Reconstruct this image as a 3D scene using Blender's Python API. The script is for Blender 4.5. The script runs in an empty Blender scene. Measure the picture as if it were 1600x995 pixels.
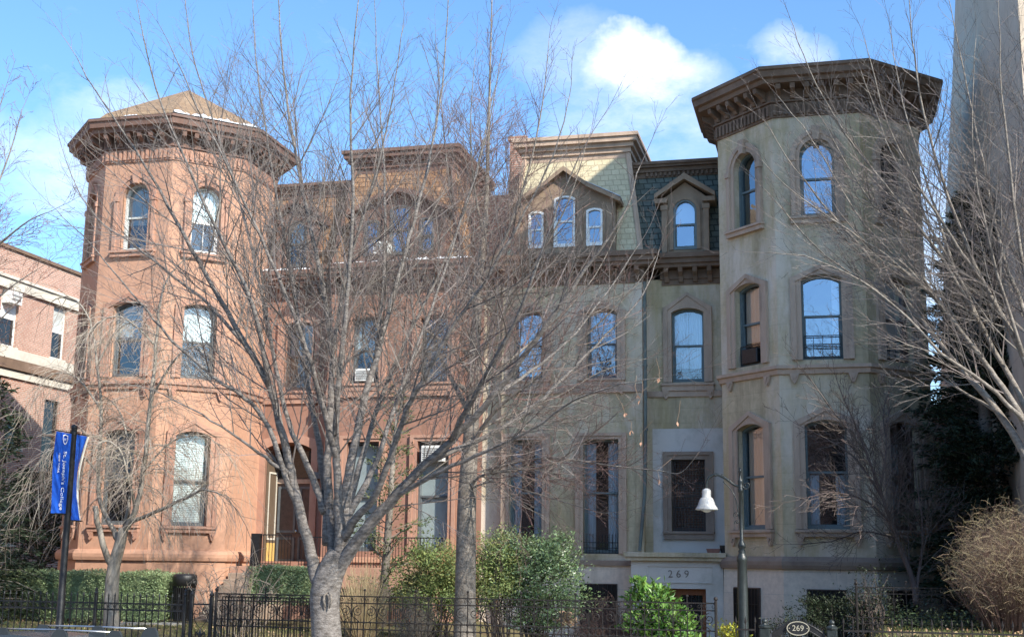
import bpy, bmesh, math, random
import numpy as np
from mathutils import Vector, Matrix
from math import sin, cos, pi, radians, sqrt, atan, hypot
random.seed(7)
SC = bpy.context.scene
COL = SC.collection
RND = random.random
def U(a, b): return a + (b - a) * RND()

# ------------------------------------------------------------------ camera
# world: x along the house fronts, y into the houses, z up, street level z = 0
F_PX, HOR, ROLL, YAW = 2000.0, 876.0, 0.0125, radians(14)
PITCH = atan((HOR - 497.5) / F_PX)
CAM = np.array([0.381, -35.998, 2.6])
fw = np.array([-sin(YAW) * cos(PITCH), cos(YAW) * cos(PITCH), sin(PITCH)])
r0 = np.array([cos(YAW), sin(YAW), 0.0]); u0 = np.cross(r0, fw)
rt = r0 * cos(ROLL) + u0 * sin(ROLL); up = u0 * cos(ROLL) - r0 * sin(ROLL)
cd = bpy.data.cameras.new('camera'); cam = bpy.data.objects.new('camera', cd); COL.objects.link(cam)
cd.sensor_fit = 'HORIZONTAL'; cd.sensor_width = 36; cd.lens = 36 * F_PX / 1600; cd.clip_end = 3000; cd.clip_start = 0.1
cam.matrix_world = Matrix(((rt[0], up[0], -fw[0], CAM[0]), (rt[1], up[1], -fw[1], CAM[1]), (rt[2], up[2], -fw[2], CAM[2]), (0, 0, 0, 1)))
SC.camera = cam
def pray(px, py):
    d = fw * F_PX + rt * (px - 800) + up * (497.5 - py)
    return d / np.linalg.norm(d)
def at(px, py, y):
    """the point of the vertical plane Y = y that is seen at this spot of the photograph"""
    d = pray(px, py); t = (y - CAM[1]) / d[1]; p = CAM + d * t
    return Vector(p)

# ------------------------------------------------------------------ light
SUN_AZ, SUN_EL = 36, 35
SC.view_settings.view_transform = 'Standard'; SC.view_settings.look = 'None'
SC.view_settings.exposure = 1.0; SC.view_settings.gamma = 1.0
sl = bpy.data.lights.new('sun', 'SUN'); so = bpy.data.objects.new('sun', sl); COL.objects.link(so)
sl.energy = 4.0; sl.angle = radians(0.5); sl.color = (1.0, 0.93, 0.82)
sdir = Vector((cos(radians(SUN_EL)) * cos(radians(SUN_AZ)), -cos(radians(SUN_EL)) * sin(radians(SUN_AZ)), sin(radians(SUN_EL))))
so.rotation_euler = sdir.to_track_quat('Z', 'Y').to_euler()
so.location = (20, -30, 40)
W = bpy.data.worlds.new('World'); SC.world = W; W.use_nodes = True
nt = W.node_tree; nt.nodes.clear()
def N(tree, kind, **kw):
    n = tree.nodes.new(kind)
    for k, v in kw.items():
        if k.startswith('i_'):
            key = k[2:]; key = int(key) if key.isdigit() else key.replace('_', ' ')
            n.inputs[key].default_value = v
        else: setattr(n, k, v)
    return n
sky = N(nt, 'ShaderNodeTexSky', sky_type='NISHITA', sun_disc=False, sun_elevation=radians(SUN_EL), sun_rotation=radians(90 + SUN_AZ), altitude=0, air_density=1.0, dust_density=1.2, ozone_density=2.4)
tc = N(nt, 'ShaderNodeTexCoord')
def math_n(tree, op, a, b=None, c=None, clamp=False):
    n = tree.nodes.new('ShaderNodeMath'); n.operation = op; n.use_clamp = clamp
    for i, v in enumerate((a, b, c)):
        if v is None: continue
        if isinstance(v, (int, float)): n.inputs[i].default_value = v
        else: tree.links.new(v, n.inputs[i])
    return n.outputs[0]
def cloud_blob(px, py, wx, wy, k):
    """a soft patch of cloud round one direction of the sky (half angles in radians)"""
    c = Vector(pray(px, py)); e1 = Vector((-c.y, c.x, 0)).normalized() * -1; e2 = c.cross(e1)
    outs = []
    for e, w in ((e1, wx), (e2, wy)):
        d = N(nt, 'ShaderNodeVectorMath', operation='DOT_PRODUCT'); nt.links.new(warp.outputs[0], d.inputs[0]); d.inputs[1].default_value = e / w
        outs.append(math_n(nt, 'SUBTRACT', d.outputs['Value'], c.dot(e) / w))
    r = math_n(nt, 'ADD', math_n(nt, 'MULTIPLY', outs[0], outs[0]), math_n(nt, 'MULTIPLY', outs[1], outs[1]))
    return math_n(nt, 'MULTIPLY', math_n(nt, 'SUBTRACT', 1.0, r, clamp=True), k)
nz1 = N(nt, 'ShaderNodeTexNoise', i_Scale=9.0, i_Detail=6.0, i_Roughness=0.6)
nt.links.new(tc.outputs['Generated'], nz1.inputs['Vector'])
wsub = N(nt, 'ShaderNodeVectorMath', operation='MULTIPLY_ADD'); nt.links.new(nz1.outputs['Color'], wsub.inputs[0]); wsub.inputs[1].default_value = (.07,) * 3; wsub.inputs[2].default_value = (-.035,) * 3
warp = N(nt, 'ShaderNodeVectorMath', operation='ADD'); nt.links.new(tc.outputs['Generated'], warp.inputs[0]); nt.links.new(wsub.outputs[0], warp.inputs[1])
nz2 = N(nt, 'ShaderNodeTexNoise', i_Scale=9.0, i_Detail=10.0, i_Roughness=0.68)
mp = N(nt, 'ShaderNodeMapping'); mp.inputs['Scale'].default_value = (1, 1, 2.2); nt.links.new(tc.outputs['Generated'], mp.inputs['Vector']); nt.links.new(mp.outputs[0], nz2.inputs['Vector'])
acc = None
for b in ((995, 108, .048, .024, 1.6), (1020, 130, .055, .022, 1.1), (1000, 175, .085, .05, .6), (100, 265, .085, .045, .6), (880, 90, .05, .03, .35), (1235, 75, .035, .02, .45), (180, 200, .06, .03, .35), (1450, 420, .05, .12, .5)):
    o = cloud_blob(*b); acc = o if acc is None else math_n(nt, 'MAXIMUM', acc, o)
nzf = math_n(nt, 'MULTIPLY_ADD', nz2.outputs['Fac'], 2.6, -0.75, clamp=True)
wisp = math_n(nt, 'MULTIPLY_ADD', nz2.outputs['Fac'], 0.7, -0.42, clamp=True)
fac = math_n(nt, 'ADD', math_n(nt, 'MULTIPLY', acc, math_n(nt, 'ADD', nzf, .12)), wisp, clamp=True)
SKY_GAIN, CLOUD = (0.64, 0.86, 1.03, 1), (5.0, 5.2, 5.4, 1)
gain = N(nt, 'ShaderNodeMix', data_type='RGBA', blend_type='MULTIPLY'); gain.inputs[0].default_value = 1
nt.links.new(sky.outputs[0], gain.inputs[6]); gain.inputs[7].default_value = SKY_GAIN
mix = N(nt, 'ShaderNodeMix', data_type='RGBA'); nt.links.new(fac, mix.inputs[0]); nt.links.new(gain.outputs[2], mix.inputs[6]); mix.inputs[7].default_value = CLOUD
bg = N(nt, 'ShaderNodeBackground', i_Strength=0.15); nt.links.new(mix.outputs[2], bg.inputs[0])
wo = N(nt, 'ShaderNodeOutputWorld'); nt.links.new(bg.outputs[0], wo.inputs[0])

# ------------------------------------------------------------------ materials
MATS = {}
def base_mat(name, rough=.8, spec=.3, metal=0.0):
    m = bpy.data.materials.new(name); m.use_nodes = True; t = m.node_tree
    b = t.nodes['Principled BSDF']; b.inputs['Roughness'].default_value = rough
    b.inputs['Specular IOR Level'].default_value = spec; b.inputs['Metallic'].default_value = metal
    MATS[name] = m; return m, t, b
def rgba(c): return (c[0], c[1], c[2], 1)
def noise_mat(name, c1, c2, scale=2.0, rough=.85, bump=.0, bscale=60, stretch=(1, 1, 1), c3=None, s3=.5, spec=.3, island=0.0, metal=0.0, detail=8):
    m, t, b = base_mat(name, rough, spec, metal)
    tx = N(t, 'ShaderNodeTexCoord'); mp = N(t, 'ShaderNodeMapping'); mp.inputs['Scale'].default_value = stretch
    t.links.new(tx.outputs['Object'], mp.inputs['Vector'])
    n = N(t, 'ShaderNodeTexNoise', i_Scale=scale, i_Detail=detail, i_Roughness=.65); t.links.new(mp.outputs[0], n.inputs['Vector'])
    r = N(t, 'ShaderNodeValToRGB'); t.links.new(n.outputs['Fac'], r.inputs[0])
    r.color_ramp.elements[0].position = .33; r.color_ramp.elements[0].color = rgba(c1)
    r.color_ramp.elements[1].position = .67; r.color_ramp.elements[1].color = rgba(c2)
    out = r.outputs[0]
    if c3:
        n3 = N(t, 'ShaderNodeTexNoise', i_Scale=s3, i_Detail=6.0, i_Roughness=.7); t.links.new(mp.outputs[0], n3.inputs['Vector'])
        r3 = N(t, 'ShaderNodeValToRGB'); r3.color_ramp.elements[0].position = .5; r3.color_ramp.elements[1].position = .72; t.links.new(n3.outputs['Fac'], r3.inputs[0])
        x = N(t, 'ShaderNodeMix', data_type='RGBA'); t.links.new(r3.outputs[0], x.inputs[0]); t.links.new(out, x.inputs[6]); x.inputs[7].default_value = rgba(c3); out = x.outputs[2]
    if island:
        g = N(t, 'ShaderNodeNewGeometry'); h = N(t, 'ShaderNodeHueSaturation')
        v = math_n(t, 'MULTIPLY_ADD', g.outputs['Random Per Island'], 2 * island, 1 - island); t.links.new(v, h.inputs['Value'])
        hh = math_n(t, 'MULTIPLY_ADD', math_n(t, 'FRACT', math_n(t, 'MULTIPLY', g.outputs['Random Per Island'], 17.3)), .05, .475); t.links.new(hh, h.inputs['Hue'])
        t.links.new(out, h.inputs['Color']); out = h.outputs[0]
    t.links.new(out, b.inputs['Base Color'])
    if name.startswith('leaf') or name == 'grass_blade':      # thin leaves let some light through
        tl = N(t, 'ShaderNodeBsdfTranslucent'); t.links.new(out, tl.inputs[0]); mx = N(t, 'ShaderNodeMixShader'); mx.inputs[0].default_value = .22; t.links.new(b.outputs[0], mx.inputs[1]); t.links.new(tl.outputs[0], mx.inputs[2]); t.links.new(mx.outputs[0], t.nodes['Material Output'].inputs[0])
    if bump:
        nb = N(t, 'ShaderNodeTexNoise', i_Scale=bscale, i_Detail=5.0); t.links.new(mp.outputs[0], nb.inputs['Vector'])
        bp = N(t, 'ShaderNodeBump', i_Strength=bump, i_Distance=.02); t.links.new(nb.outputs['Fac'], bp.inputs['Height']); t.links.new(bp.outputs[0], b.inputs['Normal'])
    return m
def block_mat(name, c1, c2, mortar, bw, bh, mw=.01, rough=.85, stain=None, stain_s=.6, off=.5, bump=.35, vary=.0, c3=None):
    """masonry, shingle or slate courses laid on upright faces (along x + y, up z)"""
    m, t, b = base_mat(name, rough, .25)
    tx = N(t, 'ShaderNodeTexCoord'); sp = N(t, 'ShaderNodeSeparateXYZ'); t.links.new(tx.outputs['Object'], sp.inputs[0])
    cb = N(t, 'ShaderNodeCombineXYZ'); t.links.new(math_n(t, 'ADD', sp.outputs[0], math_n(t, 'MULTIPLY', sp.outputs[1], 1.0)), cb.inputs[0]); t.links.new(sp.outputs[2], cb.inputs[1])
    br = N(t, 'ShaderNodeTexBrick', offset=off, i_Scale=1.0, i_Mortar_Size=mw, i_Mortar_Smooth=.2, i_Bias=vary, i_Brick_Width=bw, i_Row_Height=bh)
    t.links.new(cb.outputs[0], br.inputs['Vector']); br.inputs['Color1'].default_value = rgba(c1); br.inputs['Color2'].default_value = rgba(c2); br.inputs['Mortar'].default_value = rgba(mortar)
    out = br.outputs['Color']
    n = N(t, 'ShaderNodeTexNoise', i_Scale=7.0, i_Detail=8.0, i_Roughness=.7); t.links.new(tx.outputs['Object'], n.inputs['Vector'])
    v = math_n(t, 'MULTIPLY_ADD', n.outputs['Fac'], .7, .65); h = N(t, 'ShaderNodeHueSaturation'); t.links.new(v, h.inputs['Value']); t.links.new(out, h.inputs['Color']); out = h.outputs[0]
    for k, (col, sc, st, lo, hi) in enumerate(stain or ()):
        mp = N(t, 'ShaderNodeMapping'); mp.inputs['Scale'].default_value = st; mp.inputs['Location'].default_value = (3.1 * k, 1.7 * k, 0); t.links.new(tx.outputs['Object'], mp.inputs['Vector'])
        n3 = N(t, 'ShaderNodeTexNoise', i_Scale=sc, i_Detail=7.0, i_Roughness=.7); t.links.new(mp.outputs[0], n3.inputs['Vector'])
        r3 = N(t, 'ShaderNodeValToRGB'); r3.color_ramp.elements[0].position = lo; r3.color_ramp.elements[1].position = hi; t.links.new(n3.outputs['Fac'], r3.inputs[0])
        x = N(t, 'ShaderNodeMix', data_type='RGBA'); t.links.new(math_n(t, 'MULTIPLY', r3.outputs[0], .75), x.inputs[0]); t.links.new(out, x.inputs[6]); x.inputs[7].default_value = rgba(col); out = x.outputs[2]
    t.links.new(out, b.inputs['Base Color'])
    nb = N(t, 'ShaderNodeTexNoise', i_Scale=45.0, i_Detail=4.0); t.links.new(tx.outputs['Object'], nb.inputs['Vector'])
    hgt = math_n(t, 'ADD', math_n(t, 'MULTIPLY', br.outputs['Fac'], -1.0), math_n(t, 'MULTIPLY', nb.outputs['Fac'], .6))
    bp = N(t, 'ShaderNodeBump', i_Strength=bump, i_Distance=.015); t.links.new(hgt, bp.inputs['Height']); t.links.new(bp.outputs[0], b.inputs['Normal'])
    return m
def glass_mat(name, refl, tint=(.86, .92, 1.0), wav=.004):
    m = bpy.data.materials.new(name); m.use_nodes = True; t = m.node_tree; t.nodes.clear(); MATS[name] = m
    tx = N(t, 'ShaderNodeTexCoord'); n = N(t, 'ShaderNodeTexNoise', i_Scale=1.6, i_Detail=2.0); t.links.new(tx.outputs['Object'], n.inputs['Vector'])
    bp = N(t, 'ShaderNodeBump', i_Strength=.25, i_Distance=wav * 4); t.links.new(n.outputs['Fac'], bp.inputs['Height'])
    g = N(t, 'ShaderNodeBsdfGlossy', i_Color=rgba(tint), i_Roughness=.015); t.links.new(bp.outputs[0], g.inputs['Normal'])
    tr = N(t, 'ShaderNodeBsdfTransparent', i_Color=(.82, .88, .9, 1)); lw = N(t, 'ShaderNodeFresnel', i_IOR=1.5)
    f = math_n(t, 'ADD', lw.outputs[0], refl, clamp=True); mx = N(t, 'ShaderNodeMixShader'); t.links.new(f, mx.inputs[0]); t.links.new(tr.outputs[0], mx.inputs[1]); t.links.new(g.outputs[0], mx.inputs[2])
    o = N(t, 'ShaderNodeOutputMaterial'); t.links.new(mx.outputs[0], o.inputs[0]); return m
V1 = (1.2, 1.2, .35)
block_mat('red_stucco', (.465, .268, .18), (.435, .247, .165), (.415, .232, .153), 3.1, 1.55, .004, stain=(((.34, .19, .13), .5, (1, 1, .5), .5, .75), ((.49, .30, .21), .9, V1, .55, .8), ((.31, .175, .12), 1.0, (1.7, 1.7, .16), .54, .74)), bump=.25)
block_mat('tan_stone', (.56, .455, .30), (.52, .42, .275), (.41, .335, .22), 1.35, .46, .006, stain=(((.27, .215, .13), .9, (1.5, 1.5, .2), .45, .64), ((.70, .60, .50), .55, (1, 1, .6), .46, .64), ((.40, .31, .155), .8, (1.6, 1.6, .25), .5, .7)), bump=.3)
block_mat('pale_base_stone', (.72, .61, .50), (.69, .585, .475), (.44, .41, .36), 1.9, .6, .004, stain=(((.34, .31, .26), .9, (1.5, 1.5, .3), .52, .78),), bump=.25)
noise_mat('pale_patch', (.60, .55, .50), (.67, .61, .55), 1.2, .9, .15, 70, c3=(.40, .37, .31))
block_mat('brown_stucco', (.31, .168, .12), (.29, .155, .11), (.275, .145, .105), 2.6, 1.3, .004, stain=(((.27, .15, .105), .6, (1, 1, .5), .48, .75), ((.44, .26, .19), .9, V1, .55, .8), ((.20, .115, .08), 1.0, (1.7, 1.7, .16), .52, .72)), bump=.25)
noise_mat('red_trim', (.36, .205, .145), (.43, .25, .18), 3, .85, .25, 50, c3=(.30, .14, .095))
noise_mat('brown_trim', (.135, .088, .06), (.20, .13, .088), 3, .8, .25, 50, c3=(.24, .165, .12))
noise_mat('dormer_brown', (.23, .165, .115), (.32, .235, .165), 3, .85, .25, 50, c3=(.17, .12, .085))
noise_mat('dark_red_trim', (.135, .08, .062), (.20, .118, .092), 3, .8, .25, 50)
noise_mat('tan_trim', (.44, .32, .235), (.52, .385, .29), 3, .85, .25, 50, V1, c3=(.21, .16, .125))
noise_mat('brownstone_band', (.27, .20, .15), (.35, .265, .205), 2.5, .85, .25, 50, c3=(.17, .12, .1))
block_mat('slate_green', (.115, .135, .12), (.16, .185, .165), (.05, .06, .055), .28, .2, .02, stain=(((.07, .075, .065), 1.5, (1, 1, 1), .5, .7),), bump=.6)
block_mat('slate_pale', (.54, .46, .30), (.60, .52, .35), (.43, .36, .24), .26, .19, .016, stain=(((.42, .35, .23), 1.4, (1, 1, 1), .5, .75),), bump=.6)
block_mat('shingle_rust', (.27, .155, .085), (.36, .215, .125), (.12, .06, .035), .3, .17, .014, stain=(((.2, .1, .05), 1.2, (1, 1, 1), .5, .75),), bump=.6)
block_mat('shingle_tan', (.25, .165, .10), (.31, .215, .135), (.17, .11, .07), .28, .13, .01, stain=(((.2, .13, .08), 1.2, (1, 1, 1), .5, .75),), bump=.5)
block_mat('brick_red', (.36, .17, .115), (.46, .235, .165), (.48, .42, .36), .23, .082, .013, stain=(((.24, .11, .08), .5, (1, 1, 1), .5, .75),), bump=.5)
block_mat('concrete_face', (.58, .47, .36), (.55, .44, .335), (.42, .34, .26), 2.6, 1.5, .012, stain=(((.46, .37, .28), .6, (1, 1, .8), .45, .7), ((.63, .53, .42), 1.2, (1, 1, 1), .5, .7)), bump=.3)
noise_mat('limestone', (.52, .48, .40), (.60, .56, .48), 3, .85, .2, 50, c3=(.40, .36, .30))
noise_mat('white_paint', (.72, .72, .70), (.80, .80, .78), 5, .5, .1, 40, spec=.4)
noise_mat('snow', (.80, .83, .88), (.9, .92, .95), 6, .6, .4, 30)
noise_mat('sash_grey', (.085, .095, .10), (.12, .13, .135), 8, .5, .1, 60, spec=.4)
noise_mat('sash_green', (.11, .145, .15), (.15, .19, .195), 8, .5, .1, 60, spec=.4)
noise_mat('sash_brown', (.07, .045, .035), (.11, .07, .055), 8, .5, .1, 60, spec=.4)
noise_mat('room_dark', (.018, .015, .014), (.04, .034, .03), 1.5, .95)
noise_mat('curtain_white', (.78, .80, .84), (.86, .88, .91), 3, .9, .5, 10, (6, 6, .1))
noise_mat('curtain_peach', (.84, .61, .46), (.90, .68, .53), 3, .9, .5, 10, (6, 6, .1))
noise_mat('shade_white', (.80, .80, .76), (.88, .88, .84), 2, .8, .1, 30)
noise_mat('shade_grey', (.40, .42, .40), (.50, .52, .5), 2, .8, .1, 30)
noise_mat('iron_black', (.007, .007, .008), (.018, .018, .019), 12, .45, .2, 80, spec=.5)
noise_mat('iron_rusty', (.007, .0065, .0065), (.02, .015, .013), 9, .6, .3, 60, spec=.4)
noise_mat('wood_door', (.20, .062, .022), (.29, .10, .038), 4, .45, .1, 40, (12, 12, .8), spec=.45)
noise_mat('wood_panel', (.10, .072, .05), (.15, .108, .074), 4, .5, .1, 40, (10, 10, .8), spec=.4)
noise_mat('ochre_panel', (.55, .36, .11), (.62, .42, .15), 4, .6)
noise_mat('ac_white', (.62, .62, .58), (.72, .72, .68), 6, .5)
noise_mat('ac_slot', (.16, .16, .16), (.24, .24, .23), 6, .6)
noise_mat('copper_pipe', (.11, .135, .125), (.16, .19, .175), 5, .6, c3=(.09, .08, .075))
noise_mat('metal_flash', (.35, .40, .46), (.5, .55, .62), 4, .35, spec=.5)
noise_mat('terracotta', (.2, .09, .065), (.27, .125, .09), 8, .8)
noise_mat('bark_grey', (.10, .087, .077), (.31, .28, .255), 9, .9, 1.0, 34, (1, 1, 2.6), c3=(.08, .068, .058), s3=4)
noise_mat('bark_mid', (.13, .11, .092), (.31, .275, .235), 9, .9, .9, 30, (1, 1, 1.6), c3=(.15, .125, .1), s3=2)
noise_mat('bark_pale', (.16, .138, .11), (.38, .345, .295), 6, .9, .7, 26, (1, 1, .4), c3=(.12, .1, .085), s3=2.5)
noise_mat('twig_brown', (.12, .102, .09), (.235, .20, .178), 1.2, .85, island=.35)
noise_mat('twig_red', (.14, .09, .076), (.24, .158, .132), 1.2, .85, island=.35)
noise_mat('twig_pale', (.23, .19, .15), (.38, .32, .26), 1.2, .85, island=.3)
noise_mat('twig_dark', (.085, .068, .06), (.15, .115, .10), 1.2, .85, island=.35)
noise_mat('leaf_hedge', (.20, .27, .13), (.31, .385, .20), 2.5, .5, island=.5, spec=.35)
noise_mat('leaf_holly', (.12, .19, .085), (.22, .30, .14), 2.5, .3, island=.5, spec=.7)
noise_mat('leaf_bright', (.09, .19, .035), (.17, .30, .065), 2.5, .36, island=.4, spec=.45)
noise_mat('leaf_mixed', (.18, .24, .07), (.29, .34, .13), 2, .55, island=.5, c3=(.2, .14, .07), s3=1.2)
noise_mat('leaf_yellow', (.35, .34, .03), (.5, .46, .07), 3, .6, island=.3)
noise_mat('leaf_dry', (.40, .26, .15), (.56, .39, .24), 3, .8, island=.4)
noise_mat('leaf_ivy', (.025, .04, .016), (.055, .075, .03), 2.5, .45, island=.5, spec=.45)
noise_mat('leaf_shade', (.018, .028, .014), (.04, .054, .026), 2.5, .5, island=.5)
noise_mat('needle_dark', (.016, .028, .014), (.035, .052, .026), 2.5, .7, island=.5)
noise_mat('needle_green', (.05, .08, .03), (.095, .125, .05), 2.5, .65, island=.5, c3=(.13, .1, .05), s3=1.5)
noise_mat('straw', (.36, .28, .16), (.50, .40, .25), 3, .9, island=.3)
noise_mat('straw_gold', (.46, .30, .12), (.58, .40, .18), 3, .9, island=.3)
noise_mat('grass_blade', (.085, .11, .03), (.17, .17, .06), 1.0, .7, island=.45, c3=(.26, .21, .1), s3=.8)
noise_mat('soil_lawn', (.10, .095, .04), (.17, .14, .07), 1.6, .95, .6, 20, c3=(.14, .085, .05), s3=1.0)
noise_mat('asphalt', (.085, .083, .08), (.115, .112, .108), 6, .9, .5, 90)
noise_mat('paving', (.33, .32, .30), (.42, .41, .38), 3, .9, .3, 60, c3=(.27, .26, .24))
noise_mat('earth', (.10, .09, .06), (.15, .13, .09), .6, .95, .3, 20)
noise_mat('banner_blue', (.012, .085, .50), (.02, .12, .60), 2, .6, .3, 6)
noise_mat('banner_edge', (.80, .76, .66), (.86, .82, .72), 4, .7)
noise_mat('letter_white', (.82, .84, .86), (.88, .9, .92), 4, .6)
noise_mat('letter_pale', (.34, .31, .24), (.42, .39, .3), 4, .5)
noise_mat('letter_carved', (.17, .14, .115), (.23, .19, .16), 6, .9)
noise_mat('lamp_white', (.38, .38, .37), (.5, .5, .48), 8, .35, spec=.5, c3=(.4, .38, .35), s3=5)
noise_mat('lamp_iron', (.010, .014, .013), (.026, .033, .032), 9, .35, .3, 60, spec=.6)
noise_mat('lamp_lens', (.6, .6, .55), (.7, .7, .65), 6, .3)
noise_mat('car_paint', (.045, .055, .062), (.055, .066, .075), 3, .25, spec=.6, metal=.3)
noise_mat('car_rubber', (.015, .015, .015), (.025, .025, .025), 9, .8)
noise_mat('car_chrome', (.55, .55, .55), (.65, .65, .65), 9, .25, metal=.9)
noise_mat('car_glass', (.012, .014, .016), (.02, .022, .024), 3, .05, spec=.6)
noise_mat('car_light', (.55, .06, .05), (.65, .08, .06), 5, .2)
glass_mat('pane_blue', .34, (.72, .84, 1.0)); glass_mat('pane_dim', .10)
glass_mat('pane_mid', .2, (.8, .9, 1.0))
# ------------------------------------------------------------------ mesh tools
IDT = lambda p: p
class MB:
    def __init__(s, X=IDT): s.v = []; s.f = []; s.m = []; s.X = X; s.cur = 0
    def add(s, pts, faces, raw=False):
        b = len(s.v); s.v += [tuple(p if raw else s.X(p)) for p in pts]
        s.f += [tuple(b + i for i in f) for f in faces]; s.m += [s.cur] * len(faces)
    def box(s, x0, x1, y0, y1, z0, z1):
        s.add([(x, y, z) for z in (z0, z1) for y in (y0, y1) for x in (x0, x1)], [(0, 1, 3, 2), (4, 6, 7, 5), (0, 4, 5, 1), (2, 3, 7, 6), (0, 2, 6, 4), (1, 5, 7, 3)])
    def bbox(s, x0, x1, y0, y1, z0, z1, c=.012):
        """box with its upright and top edges eased"""
        n = len(s.v); poly = [(x0 + c, y0), (x1 - c, y0), (x1, y0 + c), (x1, y1 - c), (x1 - c, y1), (x0 + c, y1), (x0, y1 - c), (x0, y0 + c)]
        cx, cy = (x0 + x1) / 2, (y0 + y1) / 2
        ins = [(cx + (x - cx) * (1 - 2 * c / max(x1 - x0, 1e-6)), cy + (y - cy) * (1 - 2 * c / max(y1 - y0, 1e-6))) for x, y in poly]
        P = [(x, y, z0) for x, y in poly] + [(x, y, z1 - c) for x, y in poly] + [(x, y, z1) for x, y in ins]
        F = [tuple(range(8))[::-1]] + [(i, (i + 1) % 8, 8 + (i + 1) % 8, 8 + i) for i in range(8)] + [(8 + i, 8 + (i + 1) % 8, 16 + (i + 1) % 8, 16 + i) for i in range(8)] + [tuple(range(16, 24))]
        s.add(P, F)
    def prism(s, poly, d0, d1):
        """outline of (a, z) pairs pushed from depth d0 to d1"""
        n = len(poly)
        s.add([(a, d0, z) for a, z in poly] + [(a, d1, z) for a, z in poly], [tuple(range(n)), tuple(range(n, 2 * n))[::-1]] + [(i, n + i, n + (i + 1) % n, (i + 1) % n) for i in range(n)])
    def side_prism(s, poly, x0, x1):
        """outline of (y, z) pairs pushed from x0 to x1"""
        n = len(poly)
        s.add([(x0, y, z) for y, z in poly] + [(x1, y, z) for y, z in poly], [tuple(range(n)), tuple(range(n, 2 * n))[::-1]] + [(i, n + i, n + (i + 1) % n, (i + 1) % n) for i in range(n)])
    def ring(s, inner, outer, d0, d1, skip_first=True, back=False):
        """a border between two outlines with as many points, from depth d0 (front) to d1"""
        n = len(inner); P = [(a, d0, z) for a, z in inner] + [(a, d0, z) for a, z in outer] + [(a, d1, z) for a, z in inner] + [(a, d1, z) for a, z in outer]; F = []
        for i in range(n):
            if i == 0 and skip_first: continue
            j = (i + 1) % n
            F += [(i, j, n + j, n + i), (i, 2 * n + i, 2 * n + j, j), (n + i, n + j, 3 * n + j, 3 * n + i)]
            if back: F.append((2 * n + i, 3 * n + i, 3 * n + j, 2 * n + j))
        s.add(P, F)
    def tube(s, pts, rads, n=6, cap=True, raw=False):
        pts = [Vector(p) for p in pts]
        if isinstance(rads, (int, float)): rads = [rads] * len(pts)
        P = []; prev = None
        for i, p in enumerate(pts):
            t = (pts[min(i + 1, len(pts) - 1)] - pts[max(i - 1, 0)])
            t = t.normalized() if t.length > 1e-9 else Vector((0, 0, 1))
            if prev is None: a = t.orthogonal().normalized()
            else:
                a = prev - t * prev.dot(t); a = a.normalized() if a.length > 1e-6 else t.orthogonal().normalized()
            prev = a; b = t.cross(a)
            for k in range(n):
                q = 2 * pi * k / n; P.append(p + (a * cos(q) + b * sin(q)) * rads[i])
        F = [(i * n + k, i * n + (k + 1) % n, (i + 1) * n + (k + 1) % n, (i + 1) * n + k) for i in range(len(pts) - 1) for k in range(n)]
        if cap: F += [tuple(range(n))[::-1], tuple(range((len(pts) - 1) * n, len(pts) * n))]
        s.add(P, F, raw)
    def lathe(s, prof, c=(0, 0), n=16, phase=0.0, cap=True, span=None):
        """profile of (radius, z) turned round an upright axis"""
        P = [(c[0] + r * cos(phase + 2 * pi * k / n), c[1] + r * sin(phase + 2 * pi * k / n), z) for r, z in prof for k in range(n)]
        F = [(i * n + k, i * n + (k + 1) % n, (i + 1) * n + (k + 1) % n, (i + 1) * n + k) for i in range(len(prof) - 1) for k in range(n)]
        if cap: F += [tuple(range(n))[::-1], tuple(range((len(prof) - 1) * n, len(prof) * n))]
        s.add(P, F)
    def ball(s, c, r, n=8, m=5, sz=1.0):
        prof = [(r * sin(pi * i / m), c[2] - r * sz * cos(pi * i / m)) for i in range(m + 1)]; prof[0] = (r * .02, prof[0][1]); prof[-1] = (r * .02, prof[-1][1])
        s.lathe(prof, (c[0], c[1]), n)
    def wall(s, outer, holes, d=0.0, reveal=.3):
        """a face with openings cut into it, each with its reveals going back"""
        bm = bmesh.new(); edges = []
        for loop in [outer] + holes:
            vs = [bm.verts.new((a, 0, z)) for a, z in loop]
            edges += [bm.edges.new((vs[i], vs[(i + 1) % len(vs)])) for i in range(len(vs))]
        bmesh.ops.triangle_fill(bm, use_beauty=True, use_dissolve=False, edges=edges)
        bm.verts.index_update()
        s.add([(v.co.x, d, v.co.z) for v in bm.verts], [tuple(v.index for v in f.verts) for f in bm.faces]); bm.free()
        for h in holes:
            n = len(h); s.add([(a, d, z) for a, z in h] + [(a, d + reveal, z) for a, z in h], [(i, (i + 1) % n, n + (i + 1) % n, n + i) for i in range(n)])
    def build(s, name, mats, parent=None, smooth=False, loc=None, recalc=True):
        if isinstance(mats, str): mats = [mats]
        off = Vector((0, 0, 0)); r = parent
        while r is not None and r.parent is not None: r = r.parent
        if r is not None: off = Vector(r.location)
        elif loc is not None: off = Vector(loc)
        elif s.v:
            A = np.array(s.v); off = Vector((float(A[:, 0].mean()), float(A[:, 1].mean()), float(A[:, 2].min())))
        me = bpy.data.meshes.new(name); V = np.array(s.v, dtype=np.float64) - np.array(off)
        me.from_pydata(V.tolist(), [], s.f)
        for m in mats: me.materials.append(MATS[m])
        if any(s.m): me.polygons.foreach_set('material_index', s.m)
        if recalc and len(s.f) < 60000:
            bm = bmesh.new(); bm.from_mesh(me); bmesh.ops.recalc_face_normals(bm, faces=bm.faces); bm.to_mesh(me); bm.free()
        if smooth: me.polygons.foreach_set('use_smooth', [True] * len(me.polygons))
        me.update(); o = bpy.data.objects.new(name, me); COL.objects.link(o)
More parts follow.
